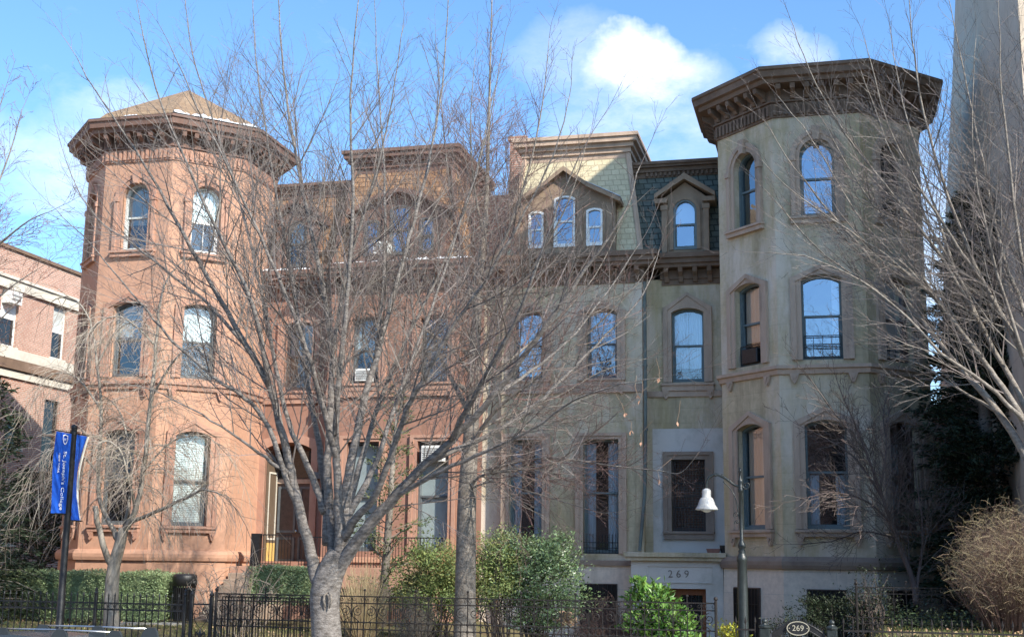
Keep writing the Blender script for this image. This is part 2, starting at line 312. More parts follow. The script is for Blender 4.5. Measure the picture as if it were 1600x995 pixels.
        if parent is not None: o.parent = parent
        else: o.location = off
        return o
def tag(o, label, cat, group=None):
    o['label'] = label; o['category'] = cat
    if group: o['group'] = group
    return o
def thing(name, label, cat, loc, group=None):
    o = bpy.data.objects.new(name, None); COL.objects.link(o); o.location = loc; o.empty_display_size = .3
    return tag(o, label, cat, group)
def setting(o, kind='structure'): o['kind'] = kind; return o
def smooth(t): t = max(0.0, min(1.0, t)); return t * t * (3 - 2 * t)
def spline(pts, k=4):
    """a smooth line through the given points"""
    P = [Vector(p) for p in pts]; out = []
    if len(P) < 3: return [P[0].lerp(P[-1], i / k) for i in range(k + 1)]
    for i in range(len(P) - 1):
        p0 = P[max(i - 1, 0)]; p1 = P[i]; p2 = P[i + 1]; p3 = P[min(i + 2, len(P) - 1)]
        for j in range(k):
            t = j / k; t2 = t * t; t3 = t2 * t
            out.append(.5 * ((2 * p1) + (p2 - p0) * t + (2 * p0 - 5 * p1 + 4 * p2 - p3) * t2 + (3 * p1 - p0 - 3 * p2 + p3) * t3))
    out.append(P[-1]); return out
def text_mb(mb, body, size, place, depth=.004):
    """lettering as mesh faces; place(x, y, h) puts a letter point where it belongs"""
    cu = bpy.data.curves.new('lettering', 'FONT'); cu.body = body; cu.size = size; cu.align_x = 'CENTER'; cu.align_y = 'CENTER'; cu.extrude = depth; cu.resolution_u = 3
    o = bpy.data.objects.new('lettering', cu); COL.objects.link(o); dg = bpy.context.evaluated_depsgraph_get(); me = o.evaluated_get(dg).to_mesh()
    mb.add([place(v.co.x, v.co.y, v.co.z) for v in me.vertices], [tuple(p.vertices) for p in me.polygons])
    o.evaluated_get(dg).to_mesh_clear(); bpy.data.objects.remove(o); bpy.data.curves.remove(cu)

# ------------------------------------------------------------------ ground
def gz(x, y):
    """height of the front gardens"""
    z = .75 - .62 * smooth((x + 11) / 5.0)
    z += (1.32 - z) * smooth((x - .1) / 1.4) * smooth((y + 13.2) / 1.6) * (1 - .45 * smooth((y + 4) / 4))
    return z
def build_ground():
    m = MB(); m.add([(-900, -900, -.012), (900, -900, -.012), (900, 1500, -.012), (-900, 1500, -.012)], [(0, 1, 2, 3)]); setting(m.build('ground', 'earth', loc=(0, 0, 0)))
    m = MB(); m.add([(-300, -29, 0), (300, -29, 0), (300, -17, 0), (-300, -17, 0)], [(0, 1, 2, 3)]); setting(m.build('road', 'asphalt', loc=(0, 0, 0)))
    m = MB(); m.box(-300, 300, -16.8, -12.25, -.01, .14); m.box(-300, 300, -40, -29.2, -.01, .14); setting(m.build('pavement', 'paving', loc=(0, 0, 0)))
    m = MB(); m.box(-300, 300, -17, -16.8, -.01, .15); m.box(-300, 300, -29.2, -29, -.01, .15); setting(m.build('kerb', 'limestone', loc=(0, 0, 0)))
    m = MB(); xs = np.linspace(-46, 14, 181); ys = np.linspace(-12.05, 18, 76); P = []; F = []
    for j, y in enumerate(ys):
        for i, x in enumerate(xs): P.append((x, y, gz(x, y) + .03 * sin(x * 3.1 + y) * sin(y * 2.3)))
    n = len(xs); F = [(j * n + i, j * n + i + 1, (j + 1) * n + i + 1, (j + 1) * n + i) for j in range(len(ys) - 1) for i in range(n - 1)]
    m.add(P, F); setting(m.build('lawn', 'soil_lawn', loc=(0, 0, 0), smooth=True))
    m = MB(); P = []
    for x in xs: P += [(x, -12.25, 0), (x, -12.25, gz(x, -12) - .03), (x, -12.05, gz(x, -12) - .03), (x, -12.05, 0)]
    m.add(P, [(4 * i + k, 4 * i + 4 + k, 4 * i + 5 + k, 4 * i + 1 + k) for i in range(n - 1) for k in range(3)]); setting(m.build('garden_kerb', 'limestone', loc=(0, 0, 0)))
    m = MB(); b = at(300, 950, -1.2); m.box(-19.2, -17.2, -3.4, -2.2, .5, gz(-18, -2) + .06); setting(m.build('path', 'paving', loc=(0, 0, 0)))
    # grass: blades nobody could count
    m = MB()
    for _ in range(26000):
        if RND() < .62: x, y = U(-25, -7), U(-11.9, -2.2)
        else: x, y = U(.2, 6.5), U(-11.9, -4)
        if sin(x * 2.1 + 1) * sin(y * 1.7) + U(-.8, .8) < -.25: continue
        z = gz(x, y); a = U(0, 2 * pi); h = U(.03, .11); w = U(.008, .016); lx, ly = U(-.06, .06), U(-.06, .06)
        m.add([(x - w * cos(a), y - w * sin(a), z), (x + w * cos(a), y + w * sin(a), z), (x + lx, y + ly, z + h)], [(0, 1, 2)])
    o = m.build('grass', 'grass_blade', loc=(0, 0, 0)); setting(o, 'stuff'); o['label'] = 'thin late winter grass growing in the front gardens'
    m = MB()
    for _ in range(2600):
        if RND() < .5: x, y = U(-22, -4), U(-11.8, -3)
        else: x, y = U(.2, 6.5), U(-11.8, -4)
        leaf(m, Vector((x, y, gz(x, y) + U(.02, .06))), Vector((U(-1, 1), U(-1, 1), U(.1, .8))), U(.035, .075), .6)
    o = m.build('leaf_litter', 'leaf_dry', loc=(0, 0, 0)); setting(o, 'stuff'); o['label'] = 'dry fallen leaves scattered over the garden lawn'
def leaf(m, p, d, L, wide=.45, bend=.25, face=None):
    d = d.normalized()
    if face is not None and d.cross(face).length > .05: s = d.cross(face).normalized()
    else: s = d.orthogonal().normalized(); q = U(0, 2 * pi); s = (s * cos(q) + d.cross(s) * sin(q))
    nrm = s.cross(d); w = L * wide * .5
    m.add([p, p + d * L * .5 + s * w + nrm * w * bend, p + d * L, p + d * L * .5 - s * w + nrm * w * bend], [(0, 1, 2), (0, 2, 3)], True)
# ------------------------------------------------------------------ houses
AXIS2 = -20.92                      # the two houses mirror each other about x = -10.46
TC = (0.285, 2.92); AP = 2.92       # tower centre and apothem
HALF = AP * math.tan(pi / 8)        # half a tower side, 1.21
def opening(a0, a1, z0, z1, kind, n=10):
    """outline of a window opening; z1 is the top of its arch"""
    P = [(a0, z0), (a1, z0)]; w = a1 - a0; mid = (a0 + a1) / 2
    if kind == 'flat': return P + [(a1, z1), (a0, z1)]
    rise = w / 2 if kind == 'round' else w * .13
    R = (w * w / 4 + rise * rise) / (2 * rise); zc = z1 - R; t0 = math.asin(min(1, w / 2 / R))
    return P + [(mid + R * sin(t0 * (1 - 2 * i / n)), zc + R * cos(t0 * (1 - 2 * i / n))) for i in range(n + 1)]
def hood_outline(P, b, shape, zs, zp):
    """outer outline round an opening: a peaked, arched or flat head b wider on each side; zs = its shoulder, zp = its peak"""
    a0, z0 = P[0]; a1 = P[1][0]; mid = (a0 + a1) / 2; hw = (a1 - a0) / 2; out = [(a0 - b, z0), (a1 + b, z0)]
    top = P[2:]
    for i, (a, z) in enumerate(top):
        t = (a - mid) / hw
        if i == 0: t = 1.0
        if i == len(top) - 1: t = -1.0
        if shape == 'peak': q = zs + (zp - zs) * (1 - abs(t)); out.append((mid + t * (hw + b), q))
        elif shape == 'arch':
            ang = math.asin(max(-1, min(1, t))); out.append((mid + (hw + b) * sin(ang), zs + (zp - zs) * cos(ang)))
        else: out.append((mid + t * (hw + b), zp))
    return out
class House:
    def __init__(s, root, mir, M): s.root = root; s.mir = mir; s.M = M
    def X(s, p): return (AXIS2 - p[0], p[1], p[2]) if s.mir else (p[0], p[1], p[2])
    def T(s, ox, oy, deg=0):
        c, q = cos(radians(deg)), sin(radians(deg))
        return lambda p: s.X((ox + p[0] * c - p[1] * q, oy + p[0] * q + p[1] * c, p[2]))
    def window(s, T, a0, a1, z0, z1, kind, rev=.27, mat='sash_grey', glass='pane_mid', blind=(), hood=None, sill=None, trim=None, meet=.5, mull=0, inner=True):
        P = opening(a0, a1, z0, z1, kind); w = .06
        I = [(a0 + w, z0 + w + .03), (a1 - w, z0 + w + .03)] + [(((a - (a0 + a1) / 2) * (1 - 2 * w / (a1 - a0))) + (a0 + a1) / 2, z - w) for a, z in P[2:]]
        m = MB(T); m.ring(I, [(a0 + .002, z0 + .002), (a1 - .002, z0 + .002)] + [((a - (a0 + a1) / 2) * .995 + (a0 + a1) / 2, z - .003) for a, z in P[2:]], rev - .10, rev + .04, False)
        zm = z0 + (z1 - z0) * meet; m.box(a0 + w * .9, a1 - w * .9, rev - .06, rev + .03, zm - .03, zm + .03)
        # lower sash sits a little further in: stiles and bottom rail
        for q in (a0 + w, a1 - w - .04): m.box(q, q + .04, rev - .035, rev + .03, z0 + w, zm)
        m.box(a0 + w + .04, a1 - w - .04, rev - .035, rev + .03, z0 + w, z0 + w + .07)
        for k in range(mull): q = a0 + (a1 - a0) * (k + 1) / (mull + 1); m.box(q - .012, q + .012, rev - .03, rev + .02, z0 + w, zm)
        win = m.build('window', mat, s.root)
        m = MB(T); n = len(I); m.add([(a, rev, z) for a, z in I], [tuple(range(n))]); m.build('pane', glass, win)
        if inner:
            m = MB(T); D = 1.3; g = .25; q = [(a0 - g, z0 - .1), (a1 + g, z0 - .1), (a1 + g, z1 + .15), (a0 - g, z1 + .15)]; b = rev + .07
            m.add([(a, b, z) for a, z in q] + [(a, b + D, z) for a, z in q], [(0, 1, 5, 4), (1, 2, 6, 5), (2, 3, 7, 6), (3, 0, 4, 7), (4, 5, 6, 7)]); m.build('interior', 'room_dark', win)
        for kind_b, x0, x1, y0, y1, mt in blind:
            A0, A1 = a0 + (a1 - a0) * x0, a0 + (a1 - a0) * x1; Z0, Z1 = z0 + (z1 - z0) * y0, z0 + (z1 - z0) * y1; m = MB(T); dd = rev + (.1 if inner is False else .07)
            if kind_b == 'curtain':
                nn = 26; pts = []
                for i in range(nn + 1):
                    a = A0 + (A1 - A0) * i / nn; d = dd + .022 * sin(i * 1.35 + A0 * 3) + .008 * sin(i * 2.9)
                    pts += [(a, d, Z0), (a + .01 * sin(i), d + .01, Z1)]
                m.add(pts, [(2 * i, 2 * i + 2, 2 * i + 3, 2 * i + 1) for i in range(nn)]); m.build('curtain', mt, win)
            elif kind_b == 'slats':
                z = Z0
                while z < Z1: m.add([(A0, dd, z), (A1, dd, z), (A1, dd + .03, z + .05), (A0, dd + .03, z + .05)], [(0, 1, 2, 3)]); z += .055
                m.build('blind', mt, win)
            else: m.add([(A0, dd, Z0), (A1, dd, Z0), (A1, dd, Z1), (A0, dd, Z1)], [(0, 1, 2, 3)]); m.build('shade', mt, win)  # also builds the dormers' near-black sheets that stand in for unlit rooms
        if hood:
            shape, b, zs, zp = hood; O = hood_outline(P, b, shape, zs, zp); b2 = b * .45; mid = (a0 + a1) / 2
            O2 = hood_outline(P, b * .5, shape, zs - b2 * .8, zp - b2 * .9); m = MB(T); tr = trim or s.M['trim']
            m.ring(P, O2, -.055, .03); m.ring(O2, O, -.095, .02)
            if shape == 'peak' or shape == 'arch':
                zsp = zs - .18 if shape == 'peak' else zs
                for sg in (-1, 1):
                    e = mid + sg * ((a1 - a0) / 2 + b * .75)
                    if shape == 'arch': m.bbox(e - b * .36, e + b * .36, -.15, .02, zsp - .16, zsp); m.bbox(e - b * .26, e + b * .26, -.12, .02, z0, zsp - .16)
                if shape == 'arch': m.prism([(mid - .08, z1 - .06), (mid + .08, z1 - .06), (mid + .13, zp + .1), (mid - .13, zp + .1)], -.17, .02)
            m.build('surround', tr, win)
        if sill:
            sb, zt, zb, corb = sill; m = MB(T); A, B = a0 - sb, a1 + sb
            m.bbox(A, B, -.17, rev - .08, zt - .07, zt); m.box(A + .03, B - .03, -.12, rev - .1, zb, zt - .07)
            for c in ((A + .14, B - .14) if corb else ()):
                m.side = None; m.prism([(c - .11, zb), (c + .11, zb), (c + .05, zb - .2), (c, zb - .26), (c - .05, zb - .2)], -.11, .02); m.prism([(c - .05, zb - .04), (c + .05, zb - .04), (c, zb - .15)], -.15, .02)
            m.build('sill', trim or s.M['trim'], win)
        return win
    def guard(s, T, a0, a1, z0, z1, d, step=.1, rail=(0, 1), spikes=False, name='window_guard'):
        m = MB(T)
        for r in rail: z = z0 + (z1 - z0) * r; m.box(a0, a1, d - .012, d + .012, z - .012, z + .012)
        n = max(2, round((a1 - a0) / step))
        for i in range(n + 1): a = a0 + (a1 - a0) * i / n; m.box(a - .008, a + .008, d - .008, d + .008, z0 - .02, z1 + (.07 if spikes else 0))
        return m.build(name, 'iron_black', s.root)
def oct_prof(prof): return [(r / cos(pi / 8), z) for r, z in prof]
def tower(h, sec):
    X = h.X; M = h.M
    # upper wall: five sides seen, three of them with windows
    FC = {'left': (-HALF * (1 + sqrt(2)) + HALF, 0)}
    m = MB(); s2 = 2 * HALF; c45 = s2 * sqrt(.5)
    sides = [(TC[0] - AP, TC[1] + HALF, -90), (TC[0] - AP, TC[1] - HALF, -45), (TC[0] - HALF, 0, 0), (TC[0] + HALF, 0, 45), (TC[0] + AP, TC[1] - HALF, 90)]
    Ts = [h.T(*q) for q in sides]
    ops = lambda k: [opening(HALF - .56, HALF + .56, 3.55, 6.5, 'seg'), opening(HALF - .545, HALF + .545, 8.17, 10.58, 'seg'), opening(HALF - .48, HALF + .48, 12.28, 14.54, 'round')]
    for k, T in enumerate(Ts):
        m.X = T; m.wall([(0, 2.6), (s2, 2.6), (s2, 15.9), (0, 15.9)], ops(k) if k in (1, 2, 3) else [], 0, .3)
    m.X = h.T(TC[0] + AP, TC[1] + HALF, 135); m.wall([(0, 2.6), (s2, 2.6), (s2, 16), (0, 16)], [])
    m.X = h.T(TC[0] + HALF, TC[1] + AP, 180); m.wall([(0, 2.6), (s2, 2.6), (s2, 16), (0, 16)], [])
    m.X = h.T(TC[0] - HALF, TC[1] + AP, 225); m.wall([(0, 2.6), (s2, 2.6), (s2, 16), (0, 16)], [])
    m.build('tower_wall', M['wall'], h.root, recalc=False)
    m = MB(X); ph = pi / 8; pr = oct_prof([(AP + .10, -.1), (AP + .04, 2.5), (AP - .2, 2.5)])
    m.lathe(pr, TC, 8, ph, cap=False); m.build('tower_base', M['base'], h.root)
    m = MB(X); m.lathe(oct_prof([(AP - .05, 2.46), (AP + .12, 2.48), (AP + .15, 2.58), (AP + .15, 2.68), (AP + .09, 2.78), (AP - .05, 2.83)]), TC, 8, ph, cap=False); m.build('water_table', M['band'], h.root)
    m = MB(X); m.lathe(oct_prof([(AP - .05, 7.76), (AP + .07, 7.78), (AP + .09, 7.9), (AP + .15, 7.93), (AP + .15, 8.02), (AP - .05, 8.05)]), TC, 8, ph, cap=False)
    for T in Ts[1:4]:
        m.X = T
        for c in (.42, s2 - .42): m.prism([(c - .13, 7.78), (c + .13, 7.78), (c + .06, 7.58), (c, 7.5), (c - .06, 7.58)], -.1, .02); m.prism([(c - .06, 7.75), (c + .06, 7.75), (c, 7.6)], -.135, .02)
    m.build('string_course', M['trim'], h.root)
    # cornice: frieze, dentils, brackets, eave
    m = MB(X); m.lathe(oct_prof([(AP + .02, 15.67), (AP + .12, 15.68), (AP + .12, 15.72), (AP + .08, 15.75), (AP + .09, 16.06), (AP + .52, 16.12), (AP + .55, 16.24), (AP + .66, 16.27), (AP + .69, 16.44), (AP + .74, 16.47), (AP + .74, 16.55), (AP + .4, 16.62)]), TC, 8, ph, cap=False)
    m.build('cornice', M['cornice'], h.root)
    m = MB(X); m.lathe(oct_prof([(AP - .05, 15.22), (AP + .05, 15.24), (AP + .06, 15.66), (AP - .05, 15.665)]), TC, 8, ph, cap=False)
    for T in Ts:
        m.X = T; n = 15
        for i in range(n): a = (i + .5) * s2 / n; m.box(a - .04, a + .04, -.115, .0, 15.3, 15.6)
    m.build('dentil_frieze', M['frieze'], h.root)
    for T in Ts:
        n = 6
        for i in range(n):
            a = s2 * (i + .5) / n; m = MB()
            m.X = (lambda T, a: lambda p: T((a + p[0], p[1], p[2])))(T, a); m.side_prism([(-.1, 15.75), (-.15, 15.76), (-.2, 15.84), (-.34, 15.91), (-.46, 15.96), (-.49, 16.1), (-.1, 16.07)], -.07, .07); m.build('bracket', M['bracket'], h.root)
    # string of windows
    for k, T in zip((1, 2, 3), Ts[1:4]):
        S = sec[k]
        for fl, (w, z0, z1, kind, hood, sill) in enumerate(((.56, 3.55, 6.5, 'seg', ('peak', .30, 6.46, 6.86), (.34, 3.53, 3.34, True)), (.545, 8.17, 10.58, 'seg', ('peak', .30, 10.5, 10.86), None), (.48, 12.28, 14.54, 'round', ('arch', .26, 14.06, 14.80), (.32, 12.26, 12.06, False)))):
            d = dict(S[fl]); sl = sill
            h.window(T, HALF - w, HALF + w, z0, z1, kind, hood=hood, sill=sl, **d)
    return Ts
def body(h, style):
    """recessed wing, projecting bay, mansards and the bulk behind, in the tan house's own coordinates"""
    M = h.M; X = h.X; red = style == 'red'
    yw, yp = 4.0, 3.4; xl, xr = -9.72, -5.23; we = -2.55
    # wing wall
    T = h.T(0, yw)
    ops = [opening(-4.37, -3.36, 8.18, 10.54, 'seg')]
    if red: ops.append(opening(-4.5, -2.84, 2.36, 6.42, 'seg'))
    else: ops.append(opening(-4.42, -3.38, 3.56, 5.76, 'flat'))
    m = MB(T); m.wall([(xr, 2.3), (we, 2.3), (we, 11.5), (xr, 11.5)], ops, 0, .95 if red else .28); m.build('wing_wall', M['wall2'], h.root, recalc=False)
    # bay wall with returns
    T2 = h.T(0, yp); wins1 = [(-9.46, -8.40), (-7.09, -5.98)]; wins2 = [(-9.35, -8.41), (-6.98, -6.02)]
    ops = [opening(a, b, 2.85, 6.36, 'flat') for a, b in wins1] + [opening(a, b, 8.28, 10.5, 'seg') for a, b in wins2]
    m = MB(T2); m.wall([(xl, 2.3), (xr, 2.3), (xr, 11.5), (xl, 11.5)], ops, 0, .3); m.X = h.T(xr, yp, 90); m.wall([(0, 2.3), (.6, 2.3), (.6, 11.5), (0, 11.5)], [])
    m.X = h.T(xl, yp + .6, -90); m.wall([(0, 2.3), (.6, 2.3), (.6, 11.5), (0, 11.5)], [])
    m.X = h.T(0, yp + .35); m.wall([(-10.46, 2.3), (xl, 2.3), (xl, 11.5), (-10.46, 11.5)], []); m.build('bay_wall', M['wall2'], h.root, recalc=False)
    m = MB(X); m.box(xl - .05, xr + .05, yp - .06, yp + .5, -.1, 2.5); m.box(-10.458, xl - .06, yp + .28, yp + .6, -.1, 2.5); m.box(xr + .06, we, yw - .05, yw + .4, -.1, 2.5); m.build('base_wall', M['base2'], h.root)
    m = MB(X); m.bbox(xl - .1, xr + .1, yp - .12, yp + .1, 2.5, 2.66); m.bbox(-10.458, xl - .11, yp + .2, yp + .4, 2.5, 2.66)
    if not red: m.bbox(xr + .11, we, yw - .1, yw + .1, 2.5, 2.66)
    m.build('base_band', M['band'], h.root)
    m = MB(X); m.bbox(xl - .06, xr + .06, yp - .09, yp + .1, 7.82, 8.06); m.bbox(xr + .07, we, yw - .07, yw + .1, 7.72, 7.9); m.build('sill_band', M['trim'], h.root)
    # pilaster strips at the bay corners
    m = MB(X)
    for a, b in ((xl - .02, xl + .2), (xr - .2, xr + .02)):
        for z0, z1 in ((2.67, 7.81), (8.07, 11.3)): m = MB(X); m.box(a, b, yp - .05, yp + .1, z0, z1); m.build('corner_strip', M['wall2'], h.root)
    # main cornice below the mansard
    def cornice(m, x0, x1, y, ends=(1, 1)):
        for k, (o, z0, z1) in enumerate(((.05, 11.3, 11.48), (.10, 11.48, 11.78), (.42, 11.80, 11.92), (.5, 11.92, 12.08), (.58, 12.08, 12.24))):
            m.box(x0 - o * ends[0], x1 + o * ends[1], y - o, y + .55, z0, z1 - .001)
        n = int((x1 - x0) / .42)
        for i in range(n + 1):
            a = x0 + .12 + (x1 - x0 - .24) * i / n; mm = m.X; m.X = (lambda a, mm: lambda p: mm((a + p[0], y + p[1], p[2])))(a, mm); m.side_prism([(-.02, 11.34), (-.12, 11.38), (-.2, 11.55), (-.36, 11.66), (-.4, 11.8), (-.02, 11.8)], -.07, .07); m.X = mm
    m = MB(X); cornice(m, xl, xr, yp); cornice(m, xr + .62, we, yw, (1, 0)); m.box(-10.458, xl - .6, yp + .1, yp + 1, 11.4, 12.2); m.build('main_cornice', M['cornice'], h.root)
    # wing mansard and its top cornice
    T3 = h.T(0, 0); m = MB(T3)
    m.add([(xr - .3, 3.75, 12.24), (we, 3.75, 12.24), (we, 4.35, 15.16), (xr - .3, 4.35, 15.16)], [(0, 1, 2, 3)]); m.build('wing_mansard', M['slate'], h.root)
    m = MB(X)
    for o, z0, z1 in ((.02, 14.98, 15.16), (.1, 15.16, 15.3), (.2, 15.3, 15.38), (.26, 15.38, 15.48)): m.box(xr - .5, we + .3, 4.3 - o, 4.9, z0, z1 - .001)
    if not red:
        for i in range(18): a = xr + .05 + i * .15; m.box(a, a + .07, 4.2, 4.3, 15.02, 15.14)
    m.build('wing_roof_cornice', M['cornice'], h.root)
    # bay mansard: a steep slated hood leaning back on three sides
    B = [(xl, yp - .1, 12.24), (xr, yp - .1, 12.24), (xr, yp + 3, 12.24), (xl, yp + 3, 12.24)]; Q = [(-9.18, yp + .5, 15.74), (-5.72, yp + .5, 15.74), (-5.72, yp + 3, 15.74), (-9.18, yp + 3, 15.74)]
    m = MB(X); m.add(B + Q, [(0, 1, 5, 4), (1, 2, 6, 5), (3, 0, 4, 7)]); m.build('bay_mansard', M['bayslate'], h.root)
    for a, b in (((xl, yp - .1, 12.24), (-9.18, yp + .5, 15.74)), ((xr, yp - .1, 12.24), (-5.72, yp + .5, 15.74))): m = MB(X); m.tube([a, b], .09, 6); m.build('hip_roll', M['hip'], h.root)
    m = MB(X)
    for o, z0, z1 in ((.03, 15.6, 15.78), (.1, 15.78, 15.95), (.2, 15.95, 16.1), (.32, 16.1, 16.26), (.38, 16.26, 16.38)): m.box(-9.18 - o, -5.72 + o, yp + .5 - o, yp + 5, z0, z1 - .001)
    m.build('bay_roof_cornice', M['roofcornice'], h.root)
    # bulk behind: party walls, flat roof
    m = MB(X); m.box(-10.459, 3.1, 5.6, 19, -.1, 15.1); m.build('rear_block', M['rear'], h.root)
    # triple dormer of the bay
    yd = yp - .27; T4 = h.T(0, yd)
    trip = [(-8.86, -8.36, 12.5, 13.74), (-8.02, -7.32, 12.5, 14.2), (-6.96, -6.43, 12.5, 13.74)]
    m = MB(T4); front = [(-9.3, 12.24), (-6.02, 12.24), (-6.02, 14.0), (-6.9, 14.42), (-7.67, 15.0) if not red else (-7.67, 14.62), (-8.44, 14.42), (-9.3, 14.0)]
    m.wall(front, [opening(a, b, c, d, 'seg') for a, b, c, d in trip], 0, .2); n = len(front)
    m.add([(a, 0, z) for a, z in front] + [(a, 1.5, z) for a, z in front], [(i, (i + 1) % n, n + (i + 1) % n, n + i) for i in range(1, n)])
    for a in (-9.2, -8.19, -7.17, -6.2): m.bbox(a - .1, a + .1, -.08, .05, 12.26, 13.85)
    m.build('triple_dormer', M['dormer'], h.root, recalc=False)
    m = MB(T4); P = front[2:]; off = [(a, z + .13) for a, z in P]; off[0] = (P[0][0] + .2, P[0][1] - .02); off[-1] = (P[-1][0] - .2, P[-1][1] - .02)
    Pin = [(a, z - .02) for a, z in P]; Pin[0] = (P[0][0] + .2, P[0][1] - .16); Pin[-1] = (P[-1][0] - .2, P[-1][1] - .16)
    for i in range(len(P) - 1): m.prism([Pin[i], off[i], off[i + 1], Pin[i + 1]][::-1], -.28, 1.0)
    m.build('dormer_gable', M['gable'], h.root)
    if not red:
        m = MB(T4); m.prism([(-6.02 + .2, 14.0), (-6.9, 14.55), (-6.93, 14.58), (-6.02 + .2, 14.03)], -.3, .2); m.build('gable_flashing', 'metal_flash', h.root)
    # single dormer of the wing
    yd2 = 3.55; T5 = h.T(0, yd2); m = MB(T5); fr = [(-4.56, 12.24), (-3.12, 12.24), (-3.12, 14.02), (-3.84, 14.56), (-4.56, 14.02)]; n = 5
    m.wall(fr, [opening(-4.22, -3.48, 12.34, 13.97, 'round')], 0, .2); m.add([(a, 0, z) for a, z in fr] + [(a, 1.2, z) for a, z in fr], [(i, (i + 1) % n, n + (i + 1) % n, n + i) for i in range(1, n)])
    for a in (-4.5, -3.18): m.bbox(a - .09, a + .09, -.08, .05, 12.26, 13.8); m.bbox(a - .12, a + .12, -.11, .05, 13.64, 13.8)
    m.ring(opening(-4.22, -3.48, 12.34, 13.97, 'round'), hood_outline(opening(-4.22, -3.48, 12.34, 13.97, 'round'), .12, 'arch', 13.6, 14.09), -.06, .02); m.build('wing_dormer', M['dormer'], h.root, recalc=False)
    m = MB(T5)
    for q in ([(-4.8, 14.0), (-4.8, 14.14), (-3.84, 14.8), (-3.84, 14.6)], [(-2.88, 14.14), (-2.88, 14.0), (-3.84, 14.6), (-3.84, 14.8)]): m.prism(q, -.26, 1.0)
    for q in ([(-4.8, 13.86), (-4.4, 13.86), (-4.4, 14.0), (-4.8, 14.0)], [(-3.28, 13.86), (-2.88, 13.86), (-2.88, 14.0), (-3.28, 14.0)]): m.prism(q, -.2, .6)
    m.build('wing_gable', M['gable'], h.root)
    return T, T2, T4, T5, wins1, wins2, trip
def air_conditioner(T, a, d, z, label, w=.55, hgt=.4, grp='window air conditioners of the red house'):
    c = T((a, d, z)); r = thing('air_conditioner', label, 'air conditioner', c, grp)
    m = MB(T); m.bbox(a - w / 2, a + w / 2, d - .32, d + .2, z, z + hgt, .02); m.build('case', 'ac_white', r)
    m = MB(T)
    for k in range(6): m.box(a - w / 2 + .05, a + w / 2 - .05, d - .328, d - .31, z + .05 + k * (hgt - .1) / 6, z + .05 + (k + .55) * (hgt - .1) / 6)
    m.build('grille', 'ac_slot', r)
    for q in (-.6, .6): m = MB(T); m.box(a + q * w / 2 - .015, a + q * w / 2 + .015, d - .3, d + .05, z - .03, z); m.build('bracket', 'ac_slot', r)
    return r
